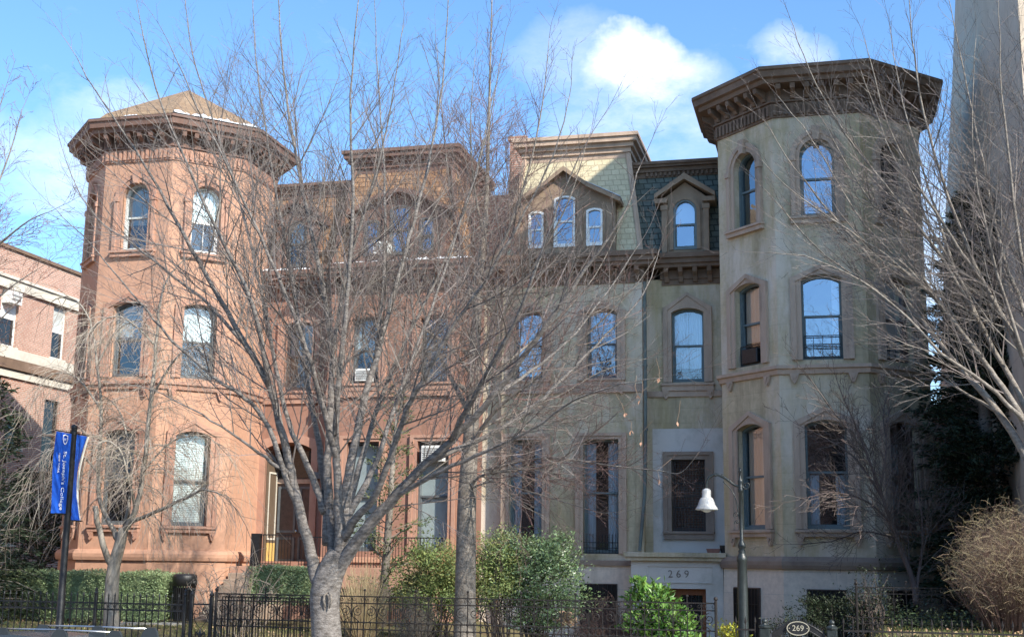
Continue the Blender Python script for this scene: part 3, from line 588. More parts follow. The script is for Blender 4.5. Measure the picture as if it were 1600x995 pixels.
def tan_house():
    M = dict(wall='tan_stone', wall2='tan_stone', base2='pale_base_stone', base='pale_base_stone', band='brownstone_band', trim='tan_trim', cornice='brown_trim', frieze='brown_trim', bracket='brown_trim', slate='slate_green', bayslate='slate_pale', hip='tan_trim', roofcornice='tan_trim', dormer='dormer_brown', gable='dormer_brown', rear='brick_red')
    root = thing('brownstone_house', 'grey and tan stone town house with a flat topped octagonal tower and green slate mansard', 'house', (-3.6, 4, 0))
    h = House(root, False, M)
    dr = lambda *a: a
    CW, CP = 'curtain_white', 'curtain_peach'
    sec = {1: [dict(mat='sash_green', glass='pane_dim', blind=[('curtain', .05, .95, .02, .96, CP)]), dict(mat='sash_green', glass='pane_dim', blind=[('curtain', .05, .95, .3, .96, CP)], meet=.52), dict(mat='sash_green', glass='pane_mid')],
           2: [dict(mat='sash_green', glass='pane_dim', blind=[('curtain', .05, .3, .02, .5, CW), ('curtain', .7, .95, .02, .5, CW)], meet=.52), dict(mat='sash_green', glass='pane_blue', blind=[('curtain', .76, .95, .3, .96, CW)], meet=.52), dict(mat='sash_green', glass='pane_blue')],
           3: [dict(mat='sash_brown', glass='pane_dim', blind=[('curtain', .33, .62, .03, .8, CW)]), dict(mat='sash_brown', glass='pane_mid', blind=[('shade', .05, .95, .5, .96, 'shade_grey')]), dict(mat='sash_brown', glass='pane_dim')]}
    Ts = tower(h, sec)
    T, T2, T4, T5, w1, w2, trip = body(h, 'tan')
    # smooth repaired patch of render round the barred window
    m = MB(T); o = opening(-4.42, -3.38, 3.56, 5.76, 'flat'); m.wall([(-5.0, 2.67), (-2.6, 2.67), (-2.6, 6.72), (-5.0, 6.72)], [o], -.012, .012); m.build('wall_patch', 'pale_patch', root, recalc=False)
    h.window(T, -4.42, -3.38, 3.56, 5.76, 'flat', mat='sash_brown', glass='pane_dim', hood=('flat', .26, 5.9, 6.0), sill=(.27, 3.56, 3.32, False), trim='brownstone_band')
    h.guard(T, -4.40, -3.40, 3.58, 5.74, .06, .09, (0, .33, .67, 1), name='window_guard')
    h.window(T, -4.37, -3.36, 8.18, 10.54, 'seg', mat='sash_green', glass='pane_mid', blind=[('curtain', .04, .49, .2, .97, CW), ('curtain', .51, .96, .2, .97, CW)], hood=('peak', .26, 10.56, 11.05), sill=(.33, 8.14, 7.9, True))
    for i, (a, b) in enumerate(w1):
        h.window(T2, a, b, 2.85, 6.36, 'flat', mat='sash_green', glass='pane_dim', blind=[('curtain', .04, .3, .02, .97, CW), ('curtain', .7 - .04 * i, .96, .02, .97, CW)], hood=('flat', .25, 6.5, 6.56), meet=.53)
    h.guard(T2, -7.09, -5.98, 2.88, 3.38, .02, .1, (0, .3, .62), True, 'balcony_rail')
    for i, (a, b) in enumerate(w2):
        h.window(T2, a, b, 8.28, 10.5, 'seg', mat='sash_grey', glass='pane_blue', blind=[('curtain', .04, .26, .02, .97, CW), ('curtain', .74, .96, .02, .97, CW)], hood=('peak', .27, 10.44, 10.76), sill=(.28, 8.26, 8.02, True))
    for a, b, c, d in trip: h.window(T4, a, b, c, d, 'seg', rev=.06, mat='white_paint', glass='pane_blue', inner=False, blind=[('shade', 0, 1, 0, 1, 'room_dark')])  # dark sheet close behind each pane, painted as the unlit room
    h.window(T5, -4.22, -3.48, 12.34, 13.97, 'round', rev=.07, mat='sash_green', glass='pane_blue', inner=False, blind=[('shade', 0, 1, 0, .55, 'room_dark'), ('shade', .05, .95, .55, .97, 'shade_white')])  # lower dark sheet stands in for room darkness, upper one is a blind
    # window guards on the tower's second storey
    for k, (z1, rows) in {1: (8.78, (0, .5, 1)), 2: (8.86, (0, .45, .6, 1)), 3: (8.86, (0, .5, 1))}.items(): h.guard(Ts[k], HALF - .5, HALF + .5, 8.26, z1, .13, .25, rows)
    # basement windows and their bars
    m = MB(); F = h.T(TC[0] - HALF, -.13)
    for T_, a0, a1, y in ((Ts[2], HALF - .6, HALF + .36, -.1), (Ts[1], .5, 1.5, -.1), (Ts[3], .3, 1.35, -.1), (h.T(0, 3.34), -7.15, -6.05, 0)):
        m = MB(T_); m.ring([(a0, .5), (a1, .5), (a1, 1.93), (a0, 1.93)], [(a0 - .03, .5), (a1 + .03, .5), (a1 + .03, 1.96), (a0 - .03, 1.96)], y - .02, y + .05); fr = m.build('basement_window', 'sash_brown', root)
        m = MB(T_); m.add([(a0, y - .006, .5), (a1, y - .006, .5), (a1, y - .006, 1.93), (a0, y - .006, 1.93)], [(0, 1, 2, 3)]); m.build('dark_pane', 'room_dark', fr)
        m = MB(T_); n = 8
        for i in range(n + 1): a = a0 + (a1 - a0) * i / n; m.box(a - .009, a + .009, y - .05, y - .03, .5, 1.93)
        m.box(a0, a1, y - .055, y - .025, 1.5, 1.52); m.build('bars', 'iron_black', fr)
    # projecting entrance with the carved number
    m = MB(); y0 = 1.75
    m.wall([(-5.36, -.1), (-4.52, -.1), (-4.52, 1.88), (-3.2, 1.88), (-3.2, -.1), (-2.7, -.1), (-2.7, 2.66), (-5.36, 2.66)], [], y0)
    m.add([(-5.36, y0, -.1), (-5.36, 3.94, -.1), (-5.36, 3.94, 2.66), (-5.36, y0, 2.66)], [(0, 1, 2, 3)]); m.add([(-2.7, y0, -.1), (-2.7, 3.94, -.1), (-2.7, 3.94, 2.66), (-2.7, y0, 2.66)], [(0, 1, 2, 3)])
    m.add([(-4.52, y0, -.1), (-4.52, y0 + .4, -.1), (-4.52, y0 + .4, 1.88), (-4.52, y0, 1.88), (-3.2, y0, 1.88), (-3.2, y0 + .4, 1.88), (-3.2, y0 + .4, -.1), (-3.2, y0, -.1)], [(0, 1, 2, 3), (3, 2, 5, 4), (4, 5, 6, 7)])
    for q in (([(-4.9, 2.04), (-3.0, 2.04), (-3.0, 2.06), (-4.9, 2.06)]), ([(-4.9, 2.5), (-3.0, 2.5), (-3.0, 2.52), (-4.9, 2.52)]), ([(-4.9, 2.06), (-4.88, 2.06), (-4.88, 2.5), (-4.9, 2.5)]), ([(-3.02, 2.06), (-3.0, 2.06), (-3.0, 2.5), (-3.02, 2.5)])): m.prism(q, y0 - .03, y0)
    pt = m.build('entrance_porch', 'pale_patch', root, recalc=False)
    m = MB(); m.bbox(-5.5, -2.62, y0 - .14, 3.93, 2.665, 2.77); m.bbox(-5.56, -2.6, y0 - .2, 3.93, 2.772, 2.9); m.build('porch_roof', 'tan_stone', pt)
    m = MB(); text_mb(m, '2 6 9', .3, lambda x, y, q: (-3.98 + x, y0 - .006 - q, 2.285 + y), .006); m.build('carved_lettering', 'letter_carved', pt)
    m = MB(); yd = y0 + .28
    m.box(-4.52, -4.40, yd - .06, yd + .06, -.1, 1.88); m.box(-3.32, -3.2, yd - .06, yd + .06, -.1, 1.88); m.box(-4.399, -3.321, yd - .06, yd + .06, 1.7, 1.88); m.box(-4.05, -3.96, yd - .05, yd + .05, -.1, 1.7)
    m.box(-4.399, -4.06, yd - .02, yd + .02, -.1, 1.7); door = m.build('door', 'wood_door', root)
    m = MB(); m.box(-3.955, -3.325, yd - .015, yd + .015, -.1, 1.7); m.build('door_glass', 'car_glass', door)
    m = MB(); sc = [(-3.64 + .2 * (1 - i / 26) * cos(i * .55), yd - .05, .95 + .3 * (1 - i / 26) * sin(i * .55)) for i in range(24)]; m.tube(sc, .016, 5)
    for a in (-3.85, -3.64, -3.43): m.box(a - .01, a + .01, yd - .06, yd - .04, -.1, 1.7)
    m.build('door_grille', 'iron_black', door)
    # downspout in the corner of the bay
    m = MB(); m.tube([(-5.12, 3.3, 11.3), (-5.12, 3.3, 8.0), (-5.13, 3.3, 6.0), (-5.16, 3.25, 4.6), (-5.3, 3.1, 2.95)], .055, 8)
    for z in (10.5, 8.6, 6.6): m.lathe([(.075, z), (.075, z + .07)], (-5.12, 3.3), 8)
    m.build('downspout', 'copper_pipe', root, smooth=False)
    # tower roof: almost flat, with its metal lip
    m = MB(); m.lathe(oct_prof([(AP + .74, 16.56), (AP + .3, 16.72), (.4, 17.0), (.01, 17.0)]), TC, 8, pi / 8, cap=False); m.build('tower_roof', 'metal_flash', root)
    m = MB(); m.box(-10.3, -9.75, 6.2, 7.0, 15.0, 17.25); m.box(-10.36, -9.69, 6.14, 7.06, 17.25, 17.4); m.build('chimney', 'brick_red', root)
    T_ = Ts[1]; ac = thing('air_conditioner', 'dark grey air conditioner behind the bars of the peach curtained upper tower window', 'air conditioner', T_((HALF, 0, 8.2)))
    m = MB(T_); m.bbox(HALF - .36, HALF + .3, .02, .25, 8.27, 8.68, .02); m.build('case', 'iron_black', ac)
    m = MB(T_)
    for k in range(6): m.box(HALF - .3, HALF + .24, .012, .022, 8.32 + k * .055, 8.345 + k * .055)
    m.build('grille', 'iron_black', ac)
    # terracotta trough on the entrance roof
    pl = thing('plant_trough', 'long terracotta trough standing on the stone entrance roof under the barred window', 'planter', (-2.95, 1.85, 2.9))
    m = MB(); m.prism([(-3.14, 2.903), (-2.82, 2.903), (-2.78, 3.02), (-3.18, 3.02)], 1.74, 1.98); m.build('trough', 'terracotta', pl)
    m = MB(); m.lathe([(.09, 2.904), (.12, 3.1), (.12, 3.12), (.1, 3.12)], (-2.68, 1.86), 10); pt2 = tag(m.build('plant_pot', 'iron_black'), 'small dark pot beside the terracotta trough on the entrance roof', 'flower pot')
def red_house():
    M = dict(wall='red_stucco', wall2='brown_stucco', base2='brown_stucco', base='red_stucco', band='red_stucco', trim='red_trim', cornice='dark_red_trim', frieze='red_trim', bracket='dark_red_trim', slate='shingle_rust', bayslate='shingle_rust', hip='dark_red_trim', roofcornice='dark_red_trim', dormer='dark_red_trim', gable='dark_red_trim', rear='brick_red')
    root = thing('brownstone_house', 'terracotta red stucco town house with a pointed octagonal tower roof', 'house', (-17.3, 4, 0))
    h = House(root, True, M)
    CW = 'curtain_white'
    # mirrored: section 1 is the tower's sunlit side, 3 its far side
    sec = {1: [dict(mat='sash_grey', glass='pane_dim', blind=[('slats', .05, .95, .04, .97, 'shade_white')], meet=.48), dict(mat='sash_grey', glass='pane_dim', blind=[('shade', .05, .95, .5, .97, 'shade_white')]), dict(mat='white_paint', glass='pane_dim', blind=[('shade', .05, .95, .45, .98, 'shade_white')], meet=.46, mull=1)],
           2: [dict(mat='sash_grey', glass='pane_dim', blind=[('shade', .05, .95, .5, .97, 'shade_grey')]), dict(mat='sash_grey', glass='pane_dim', blind=[('shade', .05, .95, .55, .97, 'shade_grey')]), dict(mat='shade_grey', glass='pane_dim', blind=[('shade', .05, .95, .4, .98, 'shade_grey')])],
           3: [dict(glass='pane_dim'), dict(glass='pane_dim'), dict(glass='pane_dim')]}
    Ts = tower(h, sec)
    T, T2, T4, T5, w1, w2, trip = body(h, 'red')
    h.window(T, -4.37, -3.36, 8.18, 10.54, 'seg', mat='sash_brown', glass='pane_dim', blind=[('shade', .05, .95, .5, .97, 'shade_grey')], hood=('peak', .26, 10.56, 11.05), sill=(.33, 8.14, 7.9, True))
    for i, (a, b) in enumerate(w1):
        h.window(T2, a, b, 2.85, 6.36, 'flat', mat='sash_grey', glass='pane_dim', blind=[('shade', .04, .96, .02, .97, 'shade_grey')], hood=('flat', .25, 6.5, 6.56), meet=.5)
    for i, (a, b) in enumerate(w2):
        h.window(T2, a, b, 8.28, 10.5, 'seg', mat='sash_grey', glass='pane_dim', blind=[('shade', .05, .95, .45, .97, 'shade_grey')], hood=('peak', .27, 10.44, 10.76), sill=(.28, 8.26, 8.02, True))
    for a, b, c, d in trip: h.window(T4, a, b, c, d, 'seg', rev=.06, mat='sash_grey', glass='pane_blue', inner=False, blind=[('shade', 0, 1, 0, 1, 'room_dark')])  # no blind here: a near-black sheet paints the dark of the room
    h.window(T5, -4.22, -3.48, 12.34, 13.97, 'round', rev=.07, mat='sash_grey', glass='pane_dim', inner=False, blind=[('shade', 0, 1, 0, .42, 'room_dark'), ('shade', .05, .95, .42, .97, 'shade_white')], mull=1)  # dark lower sheet paints the unlit room, white blind above it
    # deep doorway: panelled side, double door, transom
    m = MB(T); a0, a1, y = -4.5, -2.84, .95
    m.box(a0, a1, y, y + .08, 2.36, 6.45); door = m.build('door', 'sash_brown', root)
    m = MB(T)
    for q in (a0 + .12, a0 + .9):
        for z0, z1 in ((2.5, 3.3), (3.45, 5.0)): m.ring([(q + .08, z0 + .08), (q + .58, z0 + .08), (q + .58, z1 - .08), (q + .08, z1 - .08)], [(q, z0), (q + .66, z0), (q + .66, z1), (q, z1)], y - .03, y, False)
    m.build('door_panel', 'sash_grey', door)
    m = MB(T); m.box(a0, a1, y - .05, y, 5.1, 5.25); m.build('transom_bar', 'tan_trim', door); m = MB(T); m.box(a0 + .1, a1 - .1, y - .012, y - .002, 5.3, 6.2); m.build('transom_glass', 'car_glass', door); m = MB(T); m.ball((a0 + .84, y - .07, 3.5), .045); m.build('handle', 'car_chrome', door)
    m = MB(T); aL = a1
    m.box(aL - .06, aL - .01, .1, .93, 2.38, 6.0); fr = m.build('door_lining', 'wood_panel', root)
    m = MB(T)
    for z0, z1 in ((3.2, 5.3),): m.add([(aL - .075, .2, z0), (aL - .075, .82, z0), (aL - .075, .82, z0 + .06), (aL - .075, .2, z0 + .06)], [(0, 1, 2, 3)])
    for yy in (.2, .78): m.box(aL - .085, aL - .065, yy, yy + .05, 3.2, 5.4)
    m.box(aL - .085, aL - .065, .2, .83, 5.4, 5.46); m.build('moulding', 'limestone', fr)
    m = MB(T); m.box(aL - .08, aL - .062, .18, .85, 2.45, 3.1); m.build('lower_panel', 'ochre_panel', fr)
    m = MB(T); O = opening(a0, a1, 2.36, 6.42, 'seg'); m.ring(O, hood_outline(O, .24, 'peak', 6.5, 6.75), -.07, .02); m.build('doorway_surround', 'red_trim', root)
    m = MB(T); m.bbox(a0 - .4, a0 - .02, -.14, .05, 5.2, 5.42); m.build('impost_block', 'sash_grey', root)
    # stoop, its steps and iron rails
    X = h.X; m = MB(X); m.bbox(-9.9, -2.7, 2.0, 3.32, -.1, 2.34); m.bbox(-5.2, -2.7, 3.33, 3.94, -.1, 2.35); st = m.build('stoop', 'red_trim', root)
    m = MB(X)
    for k in range(8): m.bbox(-4.6, -2.8, 2.0 - .3 * (k + 1), 1.99 - .3 * k, -.1, 2.34 - .19 * (k + 1) - .02)
    m.build('steps', 'brownstone_band', st)
    def rail(x0, x1, y, z0, z1, post):
        m = MB(X); m.box(x0, x1, y - .02, y + .02, z1 - .035, z1); m.box(x0, x1, y - .012, y + .012, z0 + .08, z0 + .1); n = int((x1 - x0) / .1)
        for i in range(n + 1): a = x0 + (x1 - x0) * i / n; m.box(a - .008, a + .008, y - .008, y + .008, z0, z1)
        if post: m.box(x1 - .12, x1 + .16, y - .1, y + .1, z0, z1 + .02)
        m.build('railing', 'iron_black', root)
    rail(-9.8, -5.0, 2.08, 2.34, 3.28, False); rail(-4.72, -3.55, 2.1, 2.34, 3.34, True)
    m = MB(X)
    for z in (.5, 1.6): m.box(-9.0, -5.4, 1.94, 1.98, z, z + .05)
    for i in range(52): a = -9.0 + i * .07; m.box(a, a + .02, 1.93, 1.96, .4, 1.75)
    m.build('stoop_grille', 'iron_black', root)
    # pointed tower roof with a white lip where the snow lies
    m = MB(X); m.lathe(oct_prof([(AP + .72, 16.57), (AP + .4, 16.66), (AP + .12, 16.95), (.02, 18.78)]), TC, 8, pi / 8, cap=False); m.build('tower_roof', 'shingle_tan', root)
    def snow(p, q, w, hgt):
        m = MB(); p, q = Vector(p), Vector(q); n = 26; P = []; s = Vector((-(q - p).y, (q - p).x, 0)).normalized()
        for i in range(n + 1):
            c = p.lerp(q, i / n); k = .55 + .45 * sin(i * 1.7 + p.x) * sin(i * .83) + U(-.1, .25); k = max(k, .12)
            for j in range(5): t = j / 4; P.append(c + s * w * (t - .5) + Vector((0, 0, hgt * k * sin(pi * t) + .004)))
        m.add(P, [(i * 5 + j, i * 5 + j + 1, (i + 1) * 5 + j + 1, (i + 1) * 5 + j) for i in range(n) for j in range(4)]); m.build('snow', 'snow', root, True)
    e = AP + .56; hh = e * math.tan(pi / 8); cx = AXIS2 - TC[0]
    snow((cx + hh, TC[1] - e, 16.6), (cx + e, TC[1] - hh, 16.6), .3, .16)
    snow((cx - hh * .2, TC[1] - e, 16.6), (cx + hh * .1, TC[1] - e, 16.6), .2, .06)
    snow((-18.3, 3.6, 12.24), (-15.75, 3.6, 12.24), .3, .13); snow((-15.6, 3.02, 12.24), (-13.3, 3.02, 12.24), .25, .08); snow((-13.1, 3.02, 12.24), (-10.7, 3.02, 12.24), .3, .14)
    air_conditioner(T4, -7.12, .02, 12.52, 'white air conditioner set in the triple dormer of the rust shingled roof')
    air_conditioner(T2, -6.5, .12, 8.34, 'white air conditioner low in an upper window of the red bay')
    air_conditioner(T2, -8.95, .12, 5.7, 'white air conditioner high in the tall ground floor window of the red bay', .75, .5)
    air_conditioner(h.T(TC[0] + AP, TC[1] - HALF, 90), .7, .05, 12.2, 'white air conditioner on the shaded side of the red tower', .6, .5)
def college_building():
    """brick neighbour seen past the red tower: its long side runs away from the street"""
    x = -33.0; k = (x + .381 * -1) / (-27 - .381); Y = lambda y: -36 + (y + 36) * ((x - .381) / (-27.381)); Z = lambda z: 2.6 + (z - 2.6) * ((x - .381) / (-27.381))
    root = thing('brick_building', 'red brick building with white stone bands behind the red house', 'building', (x - 4, 12, 0))
    T = lambda p: (x - p[1], p[0], p[2])          # a along +y, depth d going into the wall (-x)
    wins = [(1.5, 2.49, 9.66, 11.62), (4.56, 5.42, 9.66, 11.65), (2.33, 3.23, 6.26, 7.3), (4.45, 5.43, 5.6, 8.12), (-1.6, -.6, 9.66, 11.62), (-.8, .2, 5.6, 8.12), (7.4, 8.3, 9.66, 11.62), (7.4, 8.3, 5.6, 8.12), (2.3, 3.3, 3.0, 4.6)]
    wins = [(Y(a), Y(b), Z(c), Z(d)) for a, b, c, d in wins]
    m = MB(T); m.wall([(-16, 0), (36, 0), (36, Z(13.0)), (-16, Z(13.0))], [opening(a, b, c, d, 'flat') for a, b, c, d in wins], 0, .25)
    m.X = IDT; m.box(x - 16, x - .9, -16, 36, 0, Z(13.0) - .05); m.box(x - .9, x - .002, -16, -15.7, 0, Z(13)); m.build('wall', 'brick_red', root, recalc=False)
    m = MB(T); m.box(-16, 36, -.14, .02, Z(11.62), Z(11.95)); m.box(-16, 36, -.22, .02, Z(11.96), Z(12.06)); m.box(-16, 36, -.1, .02, Z(9.25), Z(9.6)); m.box(-16, 36, -.1, .02, Z(8.6), Z(8.85)); m.build('stone_band', 'limestone', root)
    m = MB(T); m.box(-16, 36, -.2, .02, Z(8.88), Z(9.22)); m.box(-16, 36, -.1, .3, Z(13.0), Z(13.12)); m.build('coping', 'brown_trim', root)
    for i, (a, b, c, d) in enumerate(wins):
        m = MB(T); m.ring([(a + .06, c + .06), (b - .06, c + .06), (b - .06, d - .06), (a + .06, d - .06)], [(a, c), (b, c), (b, d), (a, d)], .12, .2, False); zm = (c + d) / 2; m.box(a + .06, b - .06, .13, .19, zm - .04, zm + .04); w = m.build('window', 'white_paint' if i in (0, 1) else 'sash_brown', root)
        m = MB(T); m.box(a, b, .17, .18, c, d); m.build('pane', 'car_glass', w)
        m = MB(T); m.box(a - .1, b + .1, -.06, .1, c - .16, c); m.build('sill', 'limestone', w)
        if i in (0, 1, 4): m = MB(T); m.add([(a + .06, .15, zm), (b - .06, .15, zm), (b - .06, .15, d - .06), (a + .06, .15, d - .06)], [(0, 1, 2, 3)]); m.build('shade', 'shade_white' if i == 0 else 'shade_grey', w)
    a, b, c, d = wins[0]; r = thing('air_conditioner', 'white air conditioner high in a window of the brick building', 'air conditioner', (x, (a + b) / 2, d - .6))
    m = MB(T); m.bbox(a + .2, b - .2, -.3, .12, d - .62, d - .1, .02); m.build('case', 'ac_white', r)
    m = MB(T); m.box(a + .3, b - .3, -.31, -.299, d - .5, d - .4); m.box(a + .3, b - .3, -.31, -.299, d - .34, d - .24); m.build('grille', 'ac_slot', r)
    m = MB(); m.box(x - 2.4, x - .8, Y(.2), Y(1.2), Z(13), Z(13.5)); m.build('roof_vent', 'brown_trim', root)
def apartment_tower():
    root = thing('apartment_building', 'tall grey apartment block whose shaded side wall rises past the roof line', 'building', (20, 6, 0))
    x0, yF, H = 4.8, -7.2, 24.5
    m = MB(); m.side_prism([(yF, 0), (21, 0), (17.5, 10), (12.5, 15), (7.5, 18.5), (4.0, 21.5), (4.0, H), (yF, H)], x0, 34); m.build('wall', 'concrete_face', root)
    m = MB(); m.bbox(x0 - .12, 34.1, yF - .12, 4.1, H, H + .5); m.build('parapet', 'limestone', root)
    for fl in range(7):
        for k in range(8):
            a = x0 + 2.2 + k * 3.3; z = 1.6 + fl * 3.2
            m = MB(); m.ring([(a + .06, z + .06), (a + 1.54, z + .06), (a + 1.54, z + 1.64), (a + .06, z + 1.64)], [(a, z), (a + 1.6, z), (a + 1.6, z + 1.7), (a, z + 1.7)], yF - .05, yF + .02, False); m.box(a + .77, a + .83, yF - .04, yF, z + .05, z + 1.65); w = m.build('window', 'sash_brown', root)
            m = MB(); m.box(a, a + 1.6, yF - .012, yF - .004, z, z + 1.7); m.build('pane', 'car_glass', w)
    # brick infill seen low through the gap
    m = MB(); m.box(3.12, 4.78, 12, 12.4, 0, 8.3); g = tag(m.build('garden_wall', 'brick_red'), 'red brick wall closing the narrow gap between grey house and apartment block', 'wall')

def terrace_opposite():
    """the row across the street, behind the photographer: the low windows mirror it"""
    root = thing('terrace_building', 'long brown brick terrace across the street facing the two stone houses', 'building', (0, -56, 0)); y = -50.0
    m = MB(); m.box(-70, 90, y - 12, y, 0, 11.4); m.build('wall', 'brick_red', root)
    m = MB(); m.bbox(-70.3, 90.3, y - 12.3, y + .5, 11.4, 12.1, .05); m.build('cornice', 'brown_trim', root)
    for fl in range(3):
        for k in range(28):
            a = -46 + k * 3.1; z = 1.3 + fl * 3.4; m = MB(); m.box(a - .1, a + 1.2, y, y + .06, z - .12, z + 2.2); w = m.build('window', 'tan_trim', root)
            m = MB(); m.box(a, a + 1.1, y + .061, y + .07, z, z + 2.1); m.build('pane', 'car_glass', w)
# ------------------------------------------------------------------ bare trees
class Tree:
    """limbs as tapered tubes; the fine branches and twigs grow on them level by level"""
    def __init__(s, base): s.base = Vector(base); s.tr = MB(); s.cr = MB()
    def limb(s, pts, r0, r1, n=8, k=4, jit=.0, pw=1.0):
        P = spline(pts, k); L = len(P)
        if jit: P = [p + Vector((U(-jit, jit), U(-jit, jit), U(-jit, jit))) if 0 < i < L - 1 else p for i, p in enumerate(P)]
        R = [r0 + (r1 - r0) * (i / (L - 1)) ** pw for i in range(L)]
        s.tr.tube(P, R, n, raw=True); return P, R
    def twig(s, p, d, L, r, lev, o):
        """one branch from p along d, with its own side shoots"""
        n = 5 if lev > 1 else (4 if lev == 1 else 3); pts = [p]; q = p.copy(); dd = d.normalized(); dirs = [dd]
        for i in range(n):
            dd = (dd + Vector((U(-1, 1), U(-1, 1), U(-1, 1))) * o['wob'] + Vector((0, 0, o['up'] * (1 if lev else o.get('tipup', 1))))).normalized(); q = q + dd * (L / n); pts.append(q.copy()); dirs.append(dd)
        rt_ = max(o['rmin'], r * .35); s.cr.tube(pts, [r + (rt_ - r) * i / n for i in range(n + 1)], 5 if r > .02 else (4 if r > .009 else 3), cap=False, raw=True)
        s.sides += 1
        if lev <= 0: return
        m = max(2, int(L / o['gap'][lev])); side = 1
        for j in range(m):
            t = (j + U(.4, 1.0)) / m * .92 + .08
            if t > 1: t = 1
            f = t * n; i = min(int(f), n - 1); pp = pts[i].lerp(pts[i + 1], f - i); ax = dirs[min(i + 1, n)]
            sd = ax.orthogonal().normalized(); ph = side * pi / 2 + U(-.9, .9) + (0 if RND() < .6 else pi / 2); side = -side
            sd = (sd * cos(ph) + ax.cross(sd) * sin(ph)); ang = radians(U(*o['ang'])); nd = ax * cos(ang) + sd * sin(ang)
            s.twig(pp, nd, L * U(*o['ratio']) * (1.1 - .5 * t), max(o['rmin'], r * (1 - .5 * t) * .62), lev - 1, o)
    def clothe(s, P, R, o, t0=.2, lev=2, gap=.4, Lk=.5, Lmin=.4, Lmax=3.0, tip=True):
        """side branches along a limb"""
        D = [0]; s.sides = getattr(s, 'sides', 0)
        for i in range(1, len(P)): D.append(D[-1] + (P[i] - P[i - 1]).length)
        tot = D[-1]; x = tot * t0; side = 1
        while x < tot:
            i = max(j for j in range(len(D)) if D[j] <= x); i = min(i, len(P) - 2); f = (x - D[i]) / max(D[i + 1] - D[i], 1e-6); p = P[i].lerp(P[i + 1], f); ax = (P[i + 1] - P[i]).normalized(); r = R[i] + (R[i + 1] - R[i]) * f
            sd = ax.orthogonal().normalized(); ph = U(0, 2 * pi); sd = sd * cos(ph) + ax.cross(sd) * sin(ph); ang = radians(U(*o['ang'])); d = ax * cos(ang) + sd * sin(ang)
            L = min(Lmax, max(Lmin, (tot - x) * Lk * U(.6, 1.2) + .3)); s.twig(p, d, L, max(o['rmin'], min(r * .5, .0035 + L * .0052)), lev, o); x += gap * U(.6, 1.4)
        if tip: s.twig(P[-1], (P[-1] - P[-2]), Lmin * 2, R[-1], lev, o)
    def finish(s, name, label, bark, twigs, cat='tree', crown='crown'):
        root = thing(name, label, cat, s.base); s.tr.build('trunk', bark, root, True, recalc=False); s.cr.build(crown, twigs, root, False, recalc=False); return root
def px_line(pts, y): return [at(px, py, y + dy) for px, py, dy in pts]
